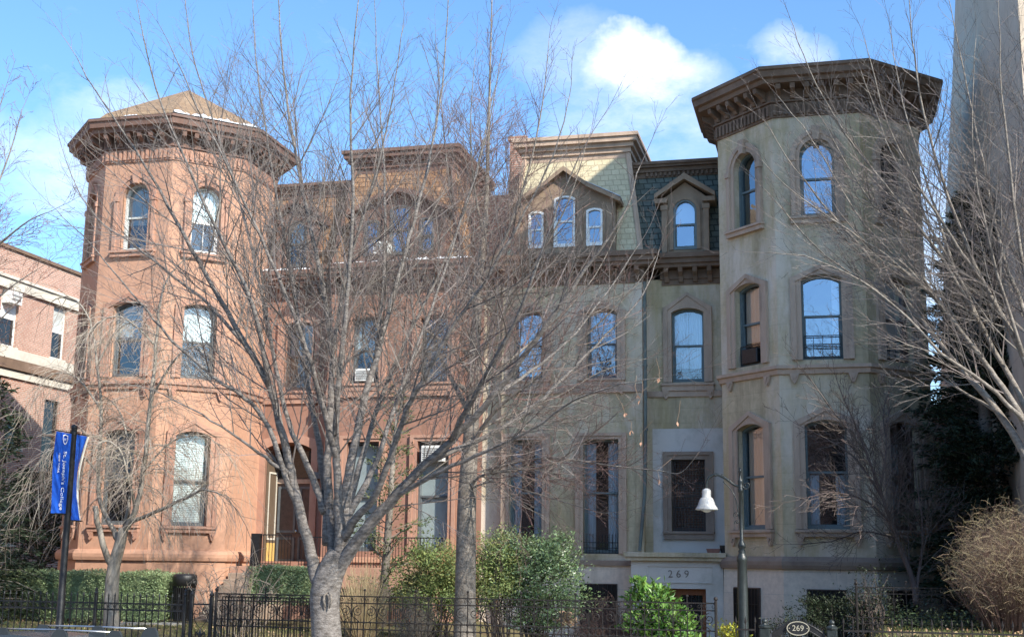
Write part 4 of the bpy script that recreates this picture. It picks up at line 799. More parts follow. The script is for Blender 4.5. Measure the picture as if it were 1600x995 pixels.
def main_tree():
    y = -14.5; b = at(512, 995, y); b.z = gz(b.x, -12) * 0 + .14; t = Tree(b)
    tr = [(b.x + .02, y, .0), (b.x + .01, y, .35)] + [tuple(at(*q, y)) for q in ((511, 1010), (508, 960), (508, 925), (518, 890), (530, 862))]
    t.tr.tube(spline(tr, 3), [.36, .33, .3, .29, .285, .275, .265, .26, .255, .255, .255, .26, .262, .26, .25, .24, .22, .2, .17][:len(spline(tr, 3))], 14, raw=True)
    L = [([(505, 935, 0), (494, 900, 0), (487, 866, 0), (470, 805, -.2), (455, 735, -.3), (438, 665, -.5), (420, 604, -.7), (385, 540, -1), (345, 470, -1.3), (300, 390, -1.6), (262, 320, -1.8), (215, 240, -2), (160, 160, -2.3), (120, 90, -2.4)], .15, .012),
         ([(512, 910, .05), (520, 870, .1), (516, 805, .2), (511, 735, .3), (516, 669, .4), (519, 560, .5), (505, 450, .6), (480, 330, .8), (455, 200, 1), (440, 80, 1.2), (432, -30, 1.3)], .15, .014),
         ([(522, 890, 0), (533, 850, -.05), (529, 787, -.2), (527, 735, -.3), (525, 669, -.5), (533, 560, -.8), (545, 440, -1), (552, 300, -1.3), (548, 150, -1.5), (560, 0, -1.7)], .14, .014),
         ([(530, 870, .05), (538, 825, .1), (544, 757, .2), (553, 700, .4), (570, 617, .7), (588, 560, .9), (612, 470, 1.1), (640, 370, 1.4), (668, 260, 1.7), (690, 140, 2), (700, 0, 2.2)], .15, .014),
         ([(515, 920, 0), (535, 880, -.05), (575, 822, -.3), (619, 774, -.5), (662, 726, -.7), (706, 687, -.9), (772, 617, -1.2), (830, 540, -1.5), (880, 470, -1.8), (930, 400, -2), (975, 330, -2.2), (1000, 260, -2.3)], .16, .012),
         ([(662, 726, -.7), (720, 700, -.6), (794, 665, -.4), (850, 620, -.2), (900, 570, 0), (960, 510, .2), (1010, 450, .4), (1030, 390, .5)], .07, .01),
         ([(619, 774, -.5), (690, 735, -1), (760, 705, -1.3), (830, 670, -1.6), (900, 625, -2), (970, 600, -2.3), (1035, 590, -2.5)], .055, .008),
         ([(468, 800, -.2), (448, 752, -.4), (420, 667, -.7), (383, 622, -1), (349, 600, -1.2), (282, 545, -1.5), (242, 500, -1.7), (190, 440, -2), (140, 380, -2.2), (90, 330, -2.4)], .07, .009),
         ([(455, 740, -.3), (425, 722, -.6), (401, 705, -.8), (358, 675, -1.1), (300, 640, -1.6), (240, 610, -1.9), (190, 600, -2.1)], .05, .008),
         ([(508, 800, .2), (490, 750, .3), (470, 704, .4), (444, 640, .6), (425, 540, .9), (400, 420, 1.2), (370, 300, 1.5), (330, 180, 1.8), (300, 80, 2), (288, -10, 2.2)], .085, .011),
         ([(511, 850, .1), (507, 757, .4), (496, 682, .7), (483, 612, 1), (474, 540, 1.3), (455, 430, 1.7), (435, 320, 2.1), (415, 200, 2.4), (400, 90, 2.6), (395, 0, 2.7)], .09, .012),
         ([(536, 840, -.05), (556, 810, -.3), (584, 777, -.6), (610, 713, -1), (636, 639, -1.4), (668, 580, -1.7), (715, 500, -2), (770, 420, -2.3), (820, 330, -2.5), (865, 240, -2.7), (890, 150, -2.8)], .095, .011),
         ([(538, 815, .1), (566, 765, .3), (588, 722, .5), (612, 647, .8), (645, 560, 1.1), (685, 450, 1.4), (725, 330, 1.7), (760, 210, 2), (785, 80, 2.2)], .085, .011),
         ([(536, 835, .2), (556, 750, .9), (585, 650, 1.7), (625, 550, 2.4), (680, 440, 3), (735, 300, 3.4), (770, 150, 3.7)], .09, .012),
         ([(527, 720, -.3), (500, 620, -1), (470, 520, -1.6), (420, 400, -2.2), (365, 280, -2.7), (310, 170, -3), (265, 70, -3.2)], .07, .01),
         ([(519, 560, .5), (540, 430, .3), (580, 300, .1), (610, 170, -.1), (630, 40, -.3)], .05, .011),
         ([(588, 560, .9), (600, 420, 1.6), (600, 270, 2.1), (590, 120, 2.5), (585, 0, 2.7)], .05, .01),
         ([(385, 540, -1), (330, 480, -.6), (270, 430, -.3), (205, 380, 0), (150, 340, .2), (110, 270, .3), (85, 190, .4)], .045, .008),
         ([(420, 604, -.7), (395, 480, -1.4), (340, 360, -2), (280, 230, -2.4), (235, 110, -2.7), (215, 10, -2.9)], .06, .009),
         ([(772, 617, -1.2), (830, 580, -.8), (900, 520, -.5), (960, 440, -.2), (1000, 380, 0)], .045, .008),
         ([(706, 687, -.9), (750, 600, -1.9), (800, 510, -2.6), (845, 400, -3.1), (880, 300, -3.4), (930, 200, -3.7)], .06, .009)]
    o = dict(wob=.13, up=.05, ang=(22, 52), ratio=(.38, .64), gap=[0, .13, .25, .3], rmin=.0019)
    for pts, r0, r1 in L:
        P, R = t.limb(px_line(pts, y), r0, r1 * .6, 9 if r0 > .08 else 7, 4, jit=.016, pw=.58)
        t.clothe(P, R, o, .2, 2, .31, .42, .5, 2.3)
    ob = t.finish('bare_maple_tree', 'big bare tree with many rising grey limbs standing before the fence', 'bark_grey', 'twig_brown')
    for px, py in ((1030, 590), (996, 616), (1000, 625), (986, 672), (1002, 690), (1058, 658), (1030, 748), (976, 645)):
        c = at(px, py, y - 2.2)
        m = MB(); leaf(m, c, Vector((U(-.5, .5), U(-.5, .5), -1)), U(.075, .11), .6); leaf(m, c, Vector((U(-.9, .9), U(-.5, .5), -.8)), U(.05, .09), .6); m.tube([c, c + Vector((U(-.05, .05), 0, .12)), c + Vector((U(-.2, .2), U(-.1, .1), .3))], .003, 3); m.build('dry_leaf', 'leaf_dry', ob, recalc=False)
    m = MB()      # the pruned scar low on the trunk
    c = at(512, 938, y - .27); m.X = lambda p: (c.x + p[0], c.y + p[1], c.z + p[2])
    for sx in (-1, 1): m.tube([(sx * .035, 0, -.13), (sx * .07, -.015, 0), (sx * .06, -.015, .1), (0, 0, .14)], [.01, .022, .025, .012], 7)
    m.build('bark_scar', 'bark_mid', ob, True)
def mid_tree():
    y = -8.0; b = at(727, 960, y); b.z = gz(b.x, y); t = Tree(b)
    tr = [(b.x, y, b.z - .1), (b.x, y, b.z + .4)] + [tuple(at(px, py, y)) for px, py in ((727, 930), (728, 860), (730, 770), (737, 660), (741, 560), (748, 450), (758, 350), (763, 220), (766, 100), (769, -10))]
    P = spline(tr, 3); n = len(P); rr = (.30, .26, .235, .225, .21, .165, .135, .095, .062, .038, .022, .012); R = [float(np.interp(i / 3, range(12), rr)) for i in range(n)]
    t.tr.tube(P, R, 12, raw=True)
    o = dict(wob=.13, up=.05, ang=(25, 55), ratio=(.38, .62), gap=[0, .12, .22, .3], rmin=.0024)
    t.clothe(P[14:], R[14:], o, .05, 2, .22, .4, .5, 2.4)
    for pts, r0, r1 in (([(738, 655, 0), (715, 610, .4), (690, 560, .7), (660, 480, 1.1), (630, 390, 1.4), (605, 290, 1.7), (590, 200, 1.9)], .08, .01), ([(741, 570, 0), (770, 520, -.4), (805, 460, -.8), (850, 390, -1.2), (890, 310, -1.5), (915, 230, -1.7)], .075, .01),
                        ([(746, 480, 0), (725, 410, .5), (705, 310, 1), (692, 190, 1.3), (682, 70, 1.5)], .06, .01), ([(750, 440, 0), (790, 370, -.3), (825, 270, -.5), (848, 160, -.7), (858, 60, -.8)], .06, .01), ([(757, 370, 0), (742, 300, -.5), (735, 200, -.9), (742, 90, -1.1)], .045, .009),
                        ([(734, 700, 0), (775, 640, -.6), (845, 585, -1), (920, 520, -1.3), (990, 450, -1.5), (1025, 400, -1.6)], .06, .009), ([(730, 775, 0), (748, 745, -.3), (800, 735, -.7), (864, 724, -1), (939, 667, -1.3), (977, 634, -1.5), (1027, 592, -1.6)], .05, .008),
                        ([(731, 765, 0), (770, 752, -.6), (814, 764, -1), (856, 776, -1.3), (898, 789, -1.6), (943, 801, -1.8), (993, 795, -2)], .028, .006), ([(760, 735, -.5), (850, 715, -.9), (960, 728, -1.3), (1030, 735, -1.5), (1064, 738, -1.6), (1093, 705, -1.7)], .032, .006),
                        ([(735, 680, 0), (790, 650, .5), (870, 620, .9), (940, 580, 1.2), (1010, 560, 1.4)], .045, .008), ([(740, 590, 0), (700, 540, -.6), (640, 500, -1), (580, 450, -1.3), (540, 380, -1.5)], .05, .008), ([(739, 620, 0), (800, 560, .6), (870, 500, 1), (930, 430, 1.3), (970, 350, 1.5)], .055, .009)):
        P, R = t.limb(px_line(pts, y), r0, r1 * .6, 7, 4, pw=.6); t.clothe(P, R, o, .12, 2, .23, .42, .5, 2.2)
    for q in ((722, 545), (716, 600)): a = at(740, q[1] + 20, y); e = at(q[0], q[1], y - .2); t.tr.tube([a, a.lerp(e, .6), e], [.07, .06, .045], 8, raw=True)
    t.finish('bare_street_tree', 'tall slender bare tree with straight pale trunk rising from the green bushes', 'bark_mid', 'twig_red')
def right_tree():
    y = -13.0; b = at(1660, 1000, y); b.z = gz(b.x, y); t = Tree(b)
    t.tr.tube(spline([tuple(b), tuple(at(1655, 900, y)), tuple(at(1640, 800, y)), tuple(at(1622, 735, y))], 3), [.26, .25, .24, .23, .22, .21, .2, .19, .17, .15], 12, raw=True)
    o = dict(wob=.12, up=.035, ang=(18, 46), ratio=(.38, .6), gap=[0, .12, .23, .3], rmin=.002)
    for pts, r0 in (([(1630, 760, 0), (1561, 644, .1), (1500, 575, .3), (1440, 500, .6), (1370, 415, .9), (1300, 335, 1.1), (1240, 260, 1.2), (1195, 190, 1.3)], .1), ([(1635, 740, 0), (1600, 658, -.1), (1555, 590, -.2), (1518, 540, -.3), (1460, 462, -.5), (1400, 372, -.7), (1335, 275, -.9), (1280, 180, -1)], .1),
                    ([(1640, 720, 0), (1600, 630, .2), (1540, 520, .5), (1490, 420, .8), (1440, 330, 1.1), (1385, 220, 1.4), (1345, 110, 1.6)], .09), ([(1640, 700, 0), (1600, 560, -.3), (1535, 440, -.6), (1482, 310, -.9), (1445, 180, -1.2), (1425, 60, -1.4), (1418, -20, -1.5)], .08),
                    ([(1645, 690, 0), (1615, 530, .3), (1565, 390, .6), (1535, 250, .9), (1505, 110, 1.2), (1480, -10, 1.4)], .08), ([(1650, 680, 0), (1610, 480, -.2), (1583, 310, -.4), (1566, 150, -.6), (1560, -10, -.8)], .075),
                    ([(1600, 658, -.1), (1540, 600, -.7), (1470, 550, -1.2), (1400, 480, -1.5), (1330, 430, -1.7), (1255, 400, -1.8), (1195, 395, -1.9)], .05), ([(1561, 644, .1), (1500, 610, .6), (1440, 570, 1), (1380, 555, 1.2), (1330, 530, 1.3)], .035),
                    ([(1540, 520, .5), (1470, 400, 0), (1400, 310, -.4), (1320, 210, -.7), (1265, 110, -.9), (1235, 30, -1)], .05), ([(1490, 420, .8), (1450, 290, 1.2), (1410, 160, 1.6), (1390, 40, 1.9)], .04), ([(1460, 462, -.5), (1385, 400, -.9), (1310, 350, -1.1), (1240, 300, -1.3), (1190, 250, -1.4)], .04),
                    ([(1440, 500, .6), (1365, 450, .9), (1290, 400, 1.1), (1225, 330, 1.2), (1180, 280, 1.3)], .04), ([(1600, 560, -.3), (1545, 380, -1), (1520, 220, -1.4), (1525, 60, -1.7)], .045), ([(1650, 650, 0), (1640, 450, .5), (1615, 280, .8), (1600, 120, 1), (1590, 0, 1.1)], .06),
                    ([(1518, 540, -.3), (1440, 440, 0), (1350, 350, .3), (1270, 220, .5), (1215, 150, .6)], .045), ([(1535, 440, -.6), (1460, 330, -1.2), (1390, 200, -1.6), (1350, 60, -1.9)], .045)):
        P, R = t.limb(px_line(pts, y), r0 * .9, .005, 8, 4, jit=.014, pw=.55); t.clothe(P, R, o, .2, 2, .225, .4, .45, 1.9)
    t.finish('bare_corner_tree', 'leaning bare tree with a fan of pale branches before the grey tower', 'bark_mid', 'twig_brown')
def edge_tree():
    y = -8.0; b = at(-120, 960, y); b.z = gz(b.x, y); t = Tree(b)
    t.tr.tube(spline([tuple(b), tuple(at(-115, 800, y)), tuple(at(-105, 620, y)), tuple(at(-90, 470, y))], 3), [.22, .21, .2, .19, .18, .17, .16, .15, .13, .12], 10, raw=True)
    o = dict(wob=.12, up=.03, ang=(25, 55), ratio=(.4, .65), gap=[0, .1, .2, .3], rmin=.0045)
    for pts in ([(-100, 560, 0), (-60, 440, .3), (-20, 330, .6), (15, 240, .8), (35, 170, .9)], [(-95, 500, 0), (-50, 420, -.4), (0, 380, -.8), (45, 345, -1), (80, 330, -1.1)], [(-90, 470, 0), (-60, 330, .2), (-20, 220, .3), (5, 150, .4)], [(-100, 580, 0), (-40, 500, .4), (15, 450, .7), (60, 420, .9)], [(-104, 600, 0), (-50, 560, -.4), (0, 500, -.6), (40, 460, -.7)]):
        P, R = t.limb(px_line(pts, y), .05, .008, 6, 4); t.clothe(P, R, o, .3, 2, .22, .4, .5, 1.3)
    m = t.cr
    bud = [t.cr.v[i] for i in range(0, len(t.cr.v), 13)]
    ob = t.finish('budding_tree', 'reddish budding branches of a tree reaching in beside the red tower', 'bark_mid', 'twig_red')
    m = MB()
    for p in bud:
        if RND() < .5: leaf(m, Vector(p), Vector((U(-1, 1), U(-1, 1), U(-.2, 1))), U(.02, .05), .7)
    m.build('buds', 'twig_red', ob, recalc=False)
def weeping_tree():
    y = -5.2; b = at(176, 958, y); b.z = gz(b.x, y); t = Tree(b)
    t.tr.tube(spline([tuple(b - Vector((0, 0, .1))), tuple(at(174, 930, y)), tuple(at(178, 885, y)), tuple(at(186, 855, y)), tuple(at(193, 825, y))], 3), [.25, .22, .2, .19, .185, .18, .17, .165, .16, .155, .15, .14, .13], 12, raw=True)
    o = dict(wob=.06, up=-.34, ang=(30, 75), ratio=(.5, 1.0), gap=[0, .22, .25, .3], rmin=.0036)
    limbs = [([(176, 885, 0), (165, 862, -.2), (152, 815, -.3), (149, 790, -.3)], .09, .07), ([(188, 850, 0), (178, 830, .1), (158, 787, .2), (154, 740, .3), (158, 640, .4), (152, 570, .5), (140, 500, .6), (120, 470, .7)], .08, .02), ([(192, 830, 0), (210, 800, -.2), (224, 735, -.3), (236, 620, -.4), (244, 540, -.5), (250, 470, -.6), (265, 430, -.6)], .09, .02),
             ([(195, 820, 0), (240, 800, -.6), (290, 778, -1), (320, 765, -1.3), (350, 775, -1.5)], .06, .012), ([(236, 620, -.4), (275, 560, -.8), (310, 540, -1.1), (345, 550, -1.3)], .035, .01), ([(158, 640, .4), (120, 590, .2), (80, 585, 0), (50, 620, -.1)], .035, .01), ([(155, 740, .3), (115, 700, -.4), (75, 705, -.8), (45, 745, -1)], .03, .01),
             ([(224, 735, -.3), (270, 690, .2), (320, 680, .5), (355, 710, .7)], .03, .01), ([(152, 570, .5), (180, 520, .8), (215, 500, 1), (240, 520, 1.1)], .03, .01), ([(244, 540, -.5), (200, 500, -1), (160, 500, -1.2), (125, 540, -1.4)], .03, .01), ([(190, 835, 0), (205, 760, .5), (200, 690, .8), (185, 640, 1), (165, 620, 1.1)], .05, .012), ([(210, 790, -.2), (200, 740, -.8), (185, 700, -1.1), (160, 690, -1.3), (135, 720, -1.4)], .04, .01)]
    for pts, r0, r1 in limbs:
        P, R = t.limb(px_line(pts, y), r0, r1, 7, 4, jit=.015)
        if r1 < .05: t.clothe(P, R, o, .2, 1, .052, .3, 1.0, 2.3)
    t.finish('weeping_cherry_tree', 'small weeping bare tree with drooping twigs before the red tower', 'bark_pale', 'twig_pale')
def small_tree():
    y = -3.6; b = at(1432, 925, y); b.z = gz(b.x, y) * .9; t = Tree(b)
    o = dict(wob=.12, up=.03, ang=(25, 55), ratio=(.4, .65), gap=[0, .12, .22, .3], rmin=.004)
    for pts, r0 in (([(1432, 945, 0), (1424, 900, 0), (1408, 860, 0), (1392, 815, 0), (1375, 765, -.1), (1352, 705, -.2), (1330, 650, -.3), (1310, 600, -.4)], .075), ([(1432, 935, 0), (1436, 890, .1), (1442, 840, .2), (1436, 780, .3), (1428, 720, .4)], .045), ([(1392, 815, 0), (1350, 780, -.5), (1300, 770, -.8), (1250, 780, -1)], .03), ([(1380, 780, 0), (1340, 720, .5), (1300, 690, .8), (1260, 670, 1)], .03),
                    ([(1375, 765, -.1), (1385, 700, .3), (1380, 640, .6), (1400, 590, .8)], .03), ([(1400, 840, 0), (1350, 830, .4), (1300, 845, .6), (1255, 850, .7)], .022), ([(1352, 705, -.2), (1300, 640, -.5), (1265, 590, -.7)], .022)):
        P, R = t.limb(px_line(pts, y), r0, .008, 7, 4, jit=.012); t.clothe(P, R, o, .15, 2, .12, .5, .5, 1.6)
    t.finish('bare_garden_tree', 'small dark bare garden tree leaning against the base of the grey tower', 'twig_dark', 'twig_dark')
def conifer(name, label, base, height, rad, n_b, leafm, droop=-.15, start=.12, prof=1.0, gaps=0.0, size=.12, per=34, lean=(0, 0)):
    root = thing(name, label, 'tree', base); m = MB(); b = Vector(base); top = b + Vector((lean[0], lean[1], height))
    m.tube([b, b.lerp(top, .5), top], [height * .018 + .03, height * .012 + .02, .015], 8)
    f = MB()
    for i in range(n_b):
        t = start + (1 - start) * (i + RND()) / n_b
        if RND() < gaps: continue
        p = b.lerp(top, t); a = U(0, 2 * pi); L = rad * (1 - t) ** prof * U(.55, 1.15) + .15; d = Vector((cos(a), sin(a), droop + U(-.15, .3) + t * .5)); e = p + d * L
        mid = p.lerp(e, .55) + Vector((0, 0, .08 * L)); m.tube([p, mid, e], [.012 + .006 * L, .01 + .003 * L, .004], 4, cap=False)
        for k in range(int(per * (L + .3))):
            s = U(.15, 1) ** .8; q = p.lerp(mid, s / .55) if s < .55 else mid.lerp(e, (s - .55) / .45); w = .10 + .22 * L * (1 - s) * .8
            q = q + Vector((U(-w, w), U(-w, w), U(-w * .5, w * .4))); leaf(f, q, d + Vector((U(-.9, .9), U(-.9, .9), U(-.7, .5))), size * U(.6, 1.3), .3)
    m.build('trunk', 'bark_mid', root, True, recalc=False); f.build('crown', leafm, root, recalc=False); return root
def shrub(name, label, blobs, n, size, leafm, base, stems=14, cat='shrub', wide=.45, stem_mat='twig_dark', shell=.5, up=.3):
    """leaves spread through the volume of a few lumps, on stems from the ground"""
    root = thing(name, label, cat, base); b = Vector(base); f = MB(); m = MB(); vol = [c[3] * c[4] * c[5] for c in blobs]; tot = sum(vol)
    tufts = []
    for (x, y, z, rx, ry, rz), v in zip(blobs, vol):
        for _ in range(max(10, int(90 * v / tot * len(blobs) ** .5))):
            d = Vector((U(-1, 1), U(-1, 1), U(-.8, 1))).normalized(); r = U(shell, 1.0) * U(.85, 1.12) if RND() < .84 else U(1.05, 1.38); tufts.append((Vector((x + d.x * rx * r, y + d.y * ry * r, z + d.z * rz * r)), d, .28 * min(rx, ry, rz) + .05))
    for _ in range(n):
        c, d, w = tufts[int(RND() * len(tufts))]; p = c + Vector((random.gauss(0, w * .6), random.gauss(0, w * .6), random.gauss(0, w * .5)))
        if p.z < b.z + .02: continue
        leaf(f, p, d * .35 + Vector((U(-.9, .9), U(-.9, .9), U(-.6, .6) + up)), size * U(.6, 1.25), wide, .25, d + Vector((U(-.45, .45), U(-.45, .45), U(-.2, .7))))
    for c, d, w in random.sample(tufts, min(stems * 3, len(tufts))):
        g = b + Vector((U(-.25, .25), U(-.2, .2), 0)); mid = g.lerp(c, .5) + Vector((U(-.1, .1), U(-.1, .1), .12)); m.tube([g, mid, c], [.016, .011, .004], 4, cap=False)
    m.build('stems', stem_mat, root, recalc=False); f.build('foliage', leafm, root, recalc=False); return root
def bristle(name, label, base, w, d, h, n, mat, cat='shrub', lean=.35, r=.006, dome=True, curl=.25, twigs=0, mat2=None):
    """a bush of thin bare stems rising and arching out of one base"""
    root = thing(name, label, cat, base); b = Vector(base); m = MB(); tw = MB()
    for _ in range(n):
        a = U(0, 2 * pi); q = sqrt(RND()); p = b + Vector((cos(a) * q * w * .3, sin(a) * q * d * .3, -.03)); t = U(.55, 1.0)
        e = b + Vector((cos(a) * q * w * U(.7, 1.1), sin(a) * q * d, h * t * (sqrt(max(.05, 1 - .75 * q * q)) if dome else 1))); mid = p.lerp(e, .55) + Vector((U(-1, 1) * curl * .3, U(-1, 1) * curl * .3, U(.0, 1) * curl * h * .25)); P = spline([p, mid, e], 3)
        m.tube(P, [r + (r * .35 - r) * i / (len(P) - 1) for i in range(len(P))], 3, cap=False)
        for _k in range(twigs):
            i = random.randrange(2, len(P)); dr = Vector((U(-1, 1), U(-1, 1), U(-.3, 1))) * U(.1, .4); tw.tube([P[i], P[i] + dr * .5 + Vector((0, 0, .03)), P[i] + dr], [r * .45, r * .35, r * .25], 3, cap=False)
    m.build('stems', mat, root, recalc=False)
    if twigs: tw.build('twigs', mat2 or mat, root, recalc=False)
    return root
def hedge(name, label, x0, x1, y0, y1, z0, z1, n, leafm):
    root = thing(name, label, 'hedge', ((x0 + x1) / 2, (y0 + y1) / 2, z0)); f = MB(); m = MB()
    for _ in range(n):
        x, y, z = U(x0, x1), U(y0, y1), U(z0, z1); k = RND(); wv = .07 * sin(x * 3.3) + .05 * sin(x * 7.1 + 1)
        if k < .42: y = y0 + abs(random.gauss(0, .09)) + wv * .6; d = Vector((U(-.6, .6), -1, U(-.2, .9)))
        elif k < .84: z = z1 - abs(random.gauss(0, .07)) + wv * .5 + .03 * sin(y * 9); d = Vector((U(-.6, .6), U(-.8, .4), 1))
        elif k < .92: x = (x1 if RND() < .7 else x0) + random.gauss(0, .06); d = Vector((U(-.2, 1), U(-.6, .6), U(0, .8)))
        else: d = Vector((U(-1, 1), U(-1, 1), U(-.2, 1)))
        leaf(f, Vector((x, y, z)), d * .3 + Vector((U(-.9, .9), U(-.9, .9), U(-.6, .8))), U(.035, .075), .5, .25, d + Vector((U(-.35, .35), U(-.35, .35), U(-.2, .5))))
    f.box(x0 + .1, x1 - .1, y0 + .1, y1 - .1, z0 + .12, z1 - .08)
    for _ in range(int((x1 - x0) * 16)):
        x = U(x0 + .1, x1 - .1); y = U(y0 + .05, y1 - .1); m.tube([(x, y, z0 - .05), (x + U(-.1, .1), y + U(-.1, .05), (z0 + z1) / 2), (x + U(-.2, .2), y + U(-.1, .05), z1 - .08)], [.014, .01, .004], 4, cap=False)
    m.build('stems', 'room_dark' if False else 'twig_dark', root, recalc=False); f.build('foliage', leafm, root, recalc=False); return root
# ------------------------------------------------------------------ fences, lamp, banners, car
def scroll(m, cx, cz, y, r, turns, a0, sgn, w=.008, n=22):
    P = [(cx + sgn * r * (1 - .82 * i / n) * cos(a0 + turns * 2 * pi * i / n), y, cz + r * (1 - .82 * i / n) * sin(a0 + turns * 2 * pi * i / n)) for i in range(n + 1)]
    m.tube(P, w, 4, cap=False)
def picket_fence(x0, x1, y, label):
    zt, zb = 1.66, .5; root = thing('picket_fence', label, 'fence', ((x0 + x1) / 2, y, .2), 'iron fences along the pavement')
    m = MB()
    for z in (zt, zt - .13, zb): m.box(x0, x1, y - .012, y + .012, z - .014, z + .014)
    m.build('rails', 'iron_black', root); m = MB(); n = int((x1 - x0) / .142); post = {0, n} | {int(n * k) for k in (.21, .63)}
    for i in range(n + 1):
        x = x0 + (x1 - x0) * i / n
        if i in post: continue
        m.box(x - .009, x + .009, y - .009, y + .009, .12, zt + .12); m.lathe([(.009, zt + .12), (.02, zt + .15), (.002, zt + .22)], (x, y), 5, cap=False)
        m.tube([(x + .071 + .05 * cos(q * pi / 5), y, zt - .066 + .05 * sin(q * pi / 5)) for q in range(11)], .006, 4, cap=False)
    m.build('pickets', 'iron_black', root)
    for i in sorted(post):
        x = x0 + (x1 - x0) * i / n; m = MB(); m.bbox(x - .032, x + .032, y - .032, y + .032, .1, zt + .18); m.lathe([(.04, zt + .18), (.045, zt + .2), (.03, zt + .23), (.035, zt + .27), (.002, zt + .32)], (x, y), 8, cap=False); m.build('post', 'iron_black', root)
def fleur_panel():
    y = -12.0; xa, xb = -12.15, -11.72; root = thing('gate_pier', 'openwork iron pier with scrolls and a fleur de lis between two fences', 'fence pier', ((xa + xb) / 2, y, .2))
    for x in (xa, xb): m = MB(); m.bbox(x - .035, x + .035, y - .035, y + .035, .1, 1.84); m.lathe([(.045, 1.84), (.05, 1.87), (.03, 1.9), (.002, 1.98)], (x, y), 8, cap=False); m.build('post', 'iron_black', root)
    m = MB(); c = (xa + xb) / 2
    m.box(xa, xb, y - .012, y + .012, 1.66, 1.69); m.box(xa, xb, y - .012, y + .012, .5, .53)
    for s in (-1, 1):
        scroll(m, c + s * .1, 1.53, y, .085, 1.3, pi / 2, s); m.tube([(c + s * .16, y, 1.5), (c + s * .13, y, 1.35), (c + s * .02, y, 1.22), (c + s * .1, y, 1.05), (c + s * .17, y, .9), (c + s * .14, y, .7), (c, y, .6)], .009, 4)
        m.tube([(c, y, 1.02), (c + s * .05, y, 1.1), (c + s * .09, y, 1.14), (c + s * .11, y, 1.08), (c + s * .08, y, 1.05)], [.014, .02, .018, .012, .006], 5)
    m.tube([(c, y, .85), (c, y, 1.0), (c, y, 1.1), (c, y, 1.22)], [.012, .02, .035, .004], 6); m.box(c - .07, c + .07, y - .015, y + .015, .99, 1.03); m.build('ornament', 'iron_black', root)
def scroll_fence(x0, x1, y, zt, zlow, label, step=.262, dense=None, grp='iron fences along the pavement', mat='iron_rusty', name='scroll_fence'):
    """wrought iron: double top rail with small curls, big paired scrolls, a lower band of balls"""
    root = thing(name, label, 'fence', ((x0 + x1) / 2, y, .2), grp); m = MB(); z2 = zt - .13
    for z in (zt, z2, zlow + .13, zlow): m.box(x0, x1, y - .011, y + .011, z - .011, z + .011)
    m.build('rails', mat, root); m = MB(); n = round((x1 - x0) / step)
    for i in range(n + 1):
        x = x0 + (x1 - x0) * i / n; m.box(x - .009, x + .009, y - .009, y + .009, .1, zt + (.1 if i % 4 == 0 else 0))
        if i % 4 == 0: m.ball((x, y, zt + .12), .028, 6, 4)
        m.ball((x, y, zlow), .03, 6, 4); m.ball((x, y, zlow + .13), .03, 6, 4)
        if i == n: break
        c = x + step / 2; m.ball((c, y, zlow), .024, 6, 4); m.ball((c, y, zlow + .13), .024, 6, 4); m.box(c - .007, c + .007, y - .007, y + .007, .1, zlow + .13)
        for s in (-1, 1):
            scroll(m, x + (.055 if s > 0 else step - .055), zt - .055, y, .045, 1.1, pi / 2, s, .006, 12)
        s = 1 if i % 2 else -1; ce = x + step * .5; scroll(m, ce, z2 - .15, y, .105, 1.6, pi / 2 if s > 0 else pi / 2, s, .008); m.tube([(ce - s * .0, y, z2 - .045), (ce - s * .1, y, z2 - .1), (ce - s * .115, y, z2 - .25), (ce - s * .04, y, zlow + .2), (ce + s * .03, y, zlow + .14)], .008, 4)
    m.build('scrollwork', mat, root)
    if dense:
        m = MB(); k = int((dense[1] - dense[0]) / .062)
        for i in range(k + 1): a = dense[0] + i * .062; m.box(a - .007, a + .007, y + .03, y + .044, .1, zt - .05)
        m.box(dense[0], dense[1], y + .025, y + .05, zt - .07, zt - .05); m.box(dense[0], dense[1], y + .025, y + .05, .6, .62); m.build('close_bars', mat, root)
    for x in (x0, x1): m = MB(); m.bbox(x - .025, x + .025, y - .06, y - .012, .05, zt + .05); m.ball((x, y - .036, zt + .08), .04, 8, 5); m.build('post', mat, root)
